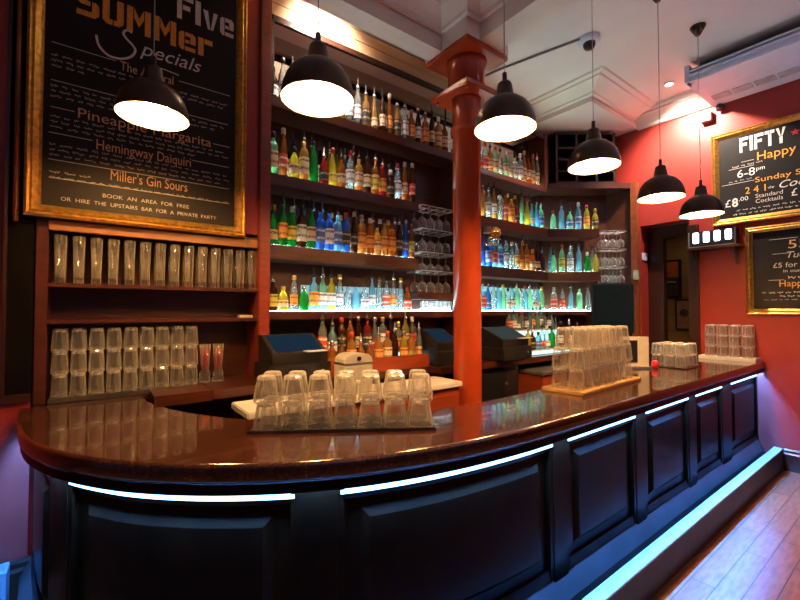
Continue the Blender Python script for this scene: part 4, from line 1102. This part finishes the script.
row(13, 1.36, 2.28, 2.93, SZ[3], 'past the cyan lit shelf gap, pale top tier', 'pale bottles on the lit steps', [('pale blue', 'orange', 'square'), ('pale green', 'white', 'round'), ('yellow', 'white', 'round'), ('clear', 'white', 'slender')] + [('clear', None), ('pale blue', None), ('clear', 'white'), ('pale blue', 'white'), ('clear', None, 'slender'), ('clear', 'red'), ('clear', 'orange', 'slender'), ('clear', None), ('amber', 'red', 'squat'), ('amber', 'orange', 'squat')], zs=(.92, 1.02))
row(12, 1.37, 2.22, 2.785, 1.153, 'along the white lit steps, middle tier', 'bottles on the lit steps', [('clear', 'red'), ('pale blue', 'white'), ('dark brown', 'black', 'round'), ('amber', None, 'round'), ('dark brown', 'cream', 'slender'), ('red', 'black'), ('clear', 'red'), ('clear', 'white'), ('dark brown', None, 'slender'), ('clear', 'orange'), ('yellow', 'cream'), ('clear', 'red', 'square'), ('clear', 'white')], zs=(1.05, 1.2))
row(11, 1.39, 2.21, 2.68, 1.053, 'along the counter front tier before the lit steps', 'labelled bottles on the counter front', [('amber', None, 'squat'), ('amber', 'cream', 'squat'), ('honey', 'orange', 'square'), ('amber', 'orange', 'squat'), ('amber', None, 'squat'), ('honey', 'orange', 'square'), ('honey', 'cream', 'square'), ('dark brown', None, 'slender'), ('yellow', 'orange', 'round'), ('honey', None, 'square'), ('clear', 'orange', 'slender')], zs=(.9, 1.0))
# bay past the column
row(15, 3.06, 4.24, 2.905, SZ[0] - .06, 'along the mirror shelf past the column', 'top bottles past the column', ['*', ('honey', 'cream'), ('clear', 'white'), ('pale green', 'cream'), ('amber', 'cream'), ('clear', 'cream'), ('clear', 'red')])
row(14, 3.07, 4.30, 2.895, SZ[1], 'past the column, upper shelf front row', 'upper shelf bottles past the column', [('honey', 'cream'), ('amber', 'cream'), ('honey', None), ('clear', 'white'), ('honey', 'white'), ('clear', None), ('amber', 'red'), ('honey', 'orange'), ('red', 'black', 'squat'), ('pale green', None), ('yellow', None, 'flared'), ('pale blue', 'white'), ('pale blue', None, 'flared'), ('pale green', 'blue')])
row(9, 3.10, 4.20, 2.99, SZ[1], 'past the column, upper shelf back row', 'upper shelf bottles past the column', MIX, ['slender', 'round'], (1.05, 1.12))
def dg(n, off):
    return [(4.42 + .40 * i / (n - 1) + DN[0] * off, 2.79 - .312 * i / (n - 1) + DN[1] * off) for i in range(n)]
row(6, 0, 0, 0, SZ[1], 'on the corner upper shelf from the bay', 'corner upper shelf bottles', [('pale green', None, 'squat'), ('pale blue', None, 'round'), ('pale green', 'blue', 'squat'), ('pale blue', 'blue', 'round'), ('yellow', 'orange', 'round'), ('yellow', 'black', 'squat')], pts=dg(6, .055))
row(14, 3.07, 4.30, 2.895, SZ[2] - .005, 'past the column, middle shelf front row', 'middle shelf bottles past the column', [('green', 'yellow'), ('green', 'black'), ('blue', None, 'slender'), ('blue', 'white', 'square'), ('pale blue', 'red', 'square'), ('pale blue', 'blue'), ('clear', 'white'), ('clear', None), ('clear', 'orange'), ('amber', 'orange'), ('honey', 'orange'), ('amber', 'cream'), ('dark brown', 'cream'), ('dark brown', None)])
row(9, 3.10, 4.20, 2.99, SZ[2] - .005, 'past the column, middle shelf back row', 'middle shelf bottles past the column', MIX, ['slender', 'round'], (1.05, 1.12))
row(6, 0, 0, 0, SZ[2] - .005, 'on the corner middle shelf from the bay', 'corner middle shelf bottles', [('pale green', None, 'squat'), ('pale green', 'yellow', 'round'), ('clear', 'white', 'square'), ('pale blue', None, 'round'), ('green', None, 'squat'), ('yellow', None, 'squat')], pts=dg(6, .055))
row(3, 0, 0, 0, SZ[2] - .005, 'on the corner middle shelf, back row', 'corner middle shelf bottles', CORN, ['round', 'slender'], pts=dg(3, .15))
row(17, 3.03, 4.30, 2.90, 1.49, 'past the column, pale lower shelf', 'pale lower shelf bottles past the column', [('green', 'white'), ('dark brown', None), ('green', 'cream'), ('pale blue', 'red', 'square'), ('blue', 'blue')] + [('clear', None), ('pale blue', None), ('pale green', None), ('clear', 'white'), ('pale blue', 'white'), ('pale green', None)] * 2)
row(6, 0, 0, 0, 1.49, 'on the corner lower shelf from the bay', 'corner lower shelf bottles', COOL, ['round', 'square', 'slender'], pts=dg(6, .05))
row(12, 3.54, 4.32, 2.785, 1.283, 'past the column, lit middle step', 'bottles on the lit steps past the column', [('clear', 'red', 'square'), ('pale blue', 'white', 'square')] + [('clear', 'white'), ('clear', None), ('dark brown', 'white'), ('pale blue', None), ('clear', 'orange'), ('pale green', None)] * 2, zs=(.62, .68))
row(12, 3.68, 4.64, 2.65, 1.073, 'past the column, lowest front step', 'bottles on the lowest step past the column', [('honey', None, 'round'), ('dark brown', 'black', 'squat'), ('pale blue', 'blue', 'squat'), ('clear', 'red'), ('clear', 'white'), ('green', None, 'square'), ('clear', 'white', 'slender'), ('dark brown', 'white', 'slender'), ('amber', None, 'square'), ('clear', 'white'), ('pale blue', None), ('yellow', 'blue', 'square')], zs=(.75, .9))
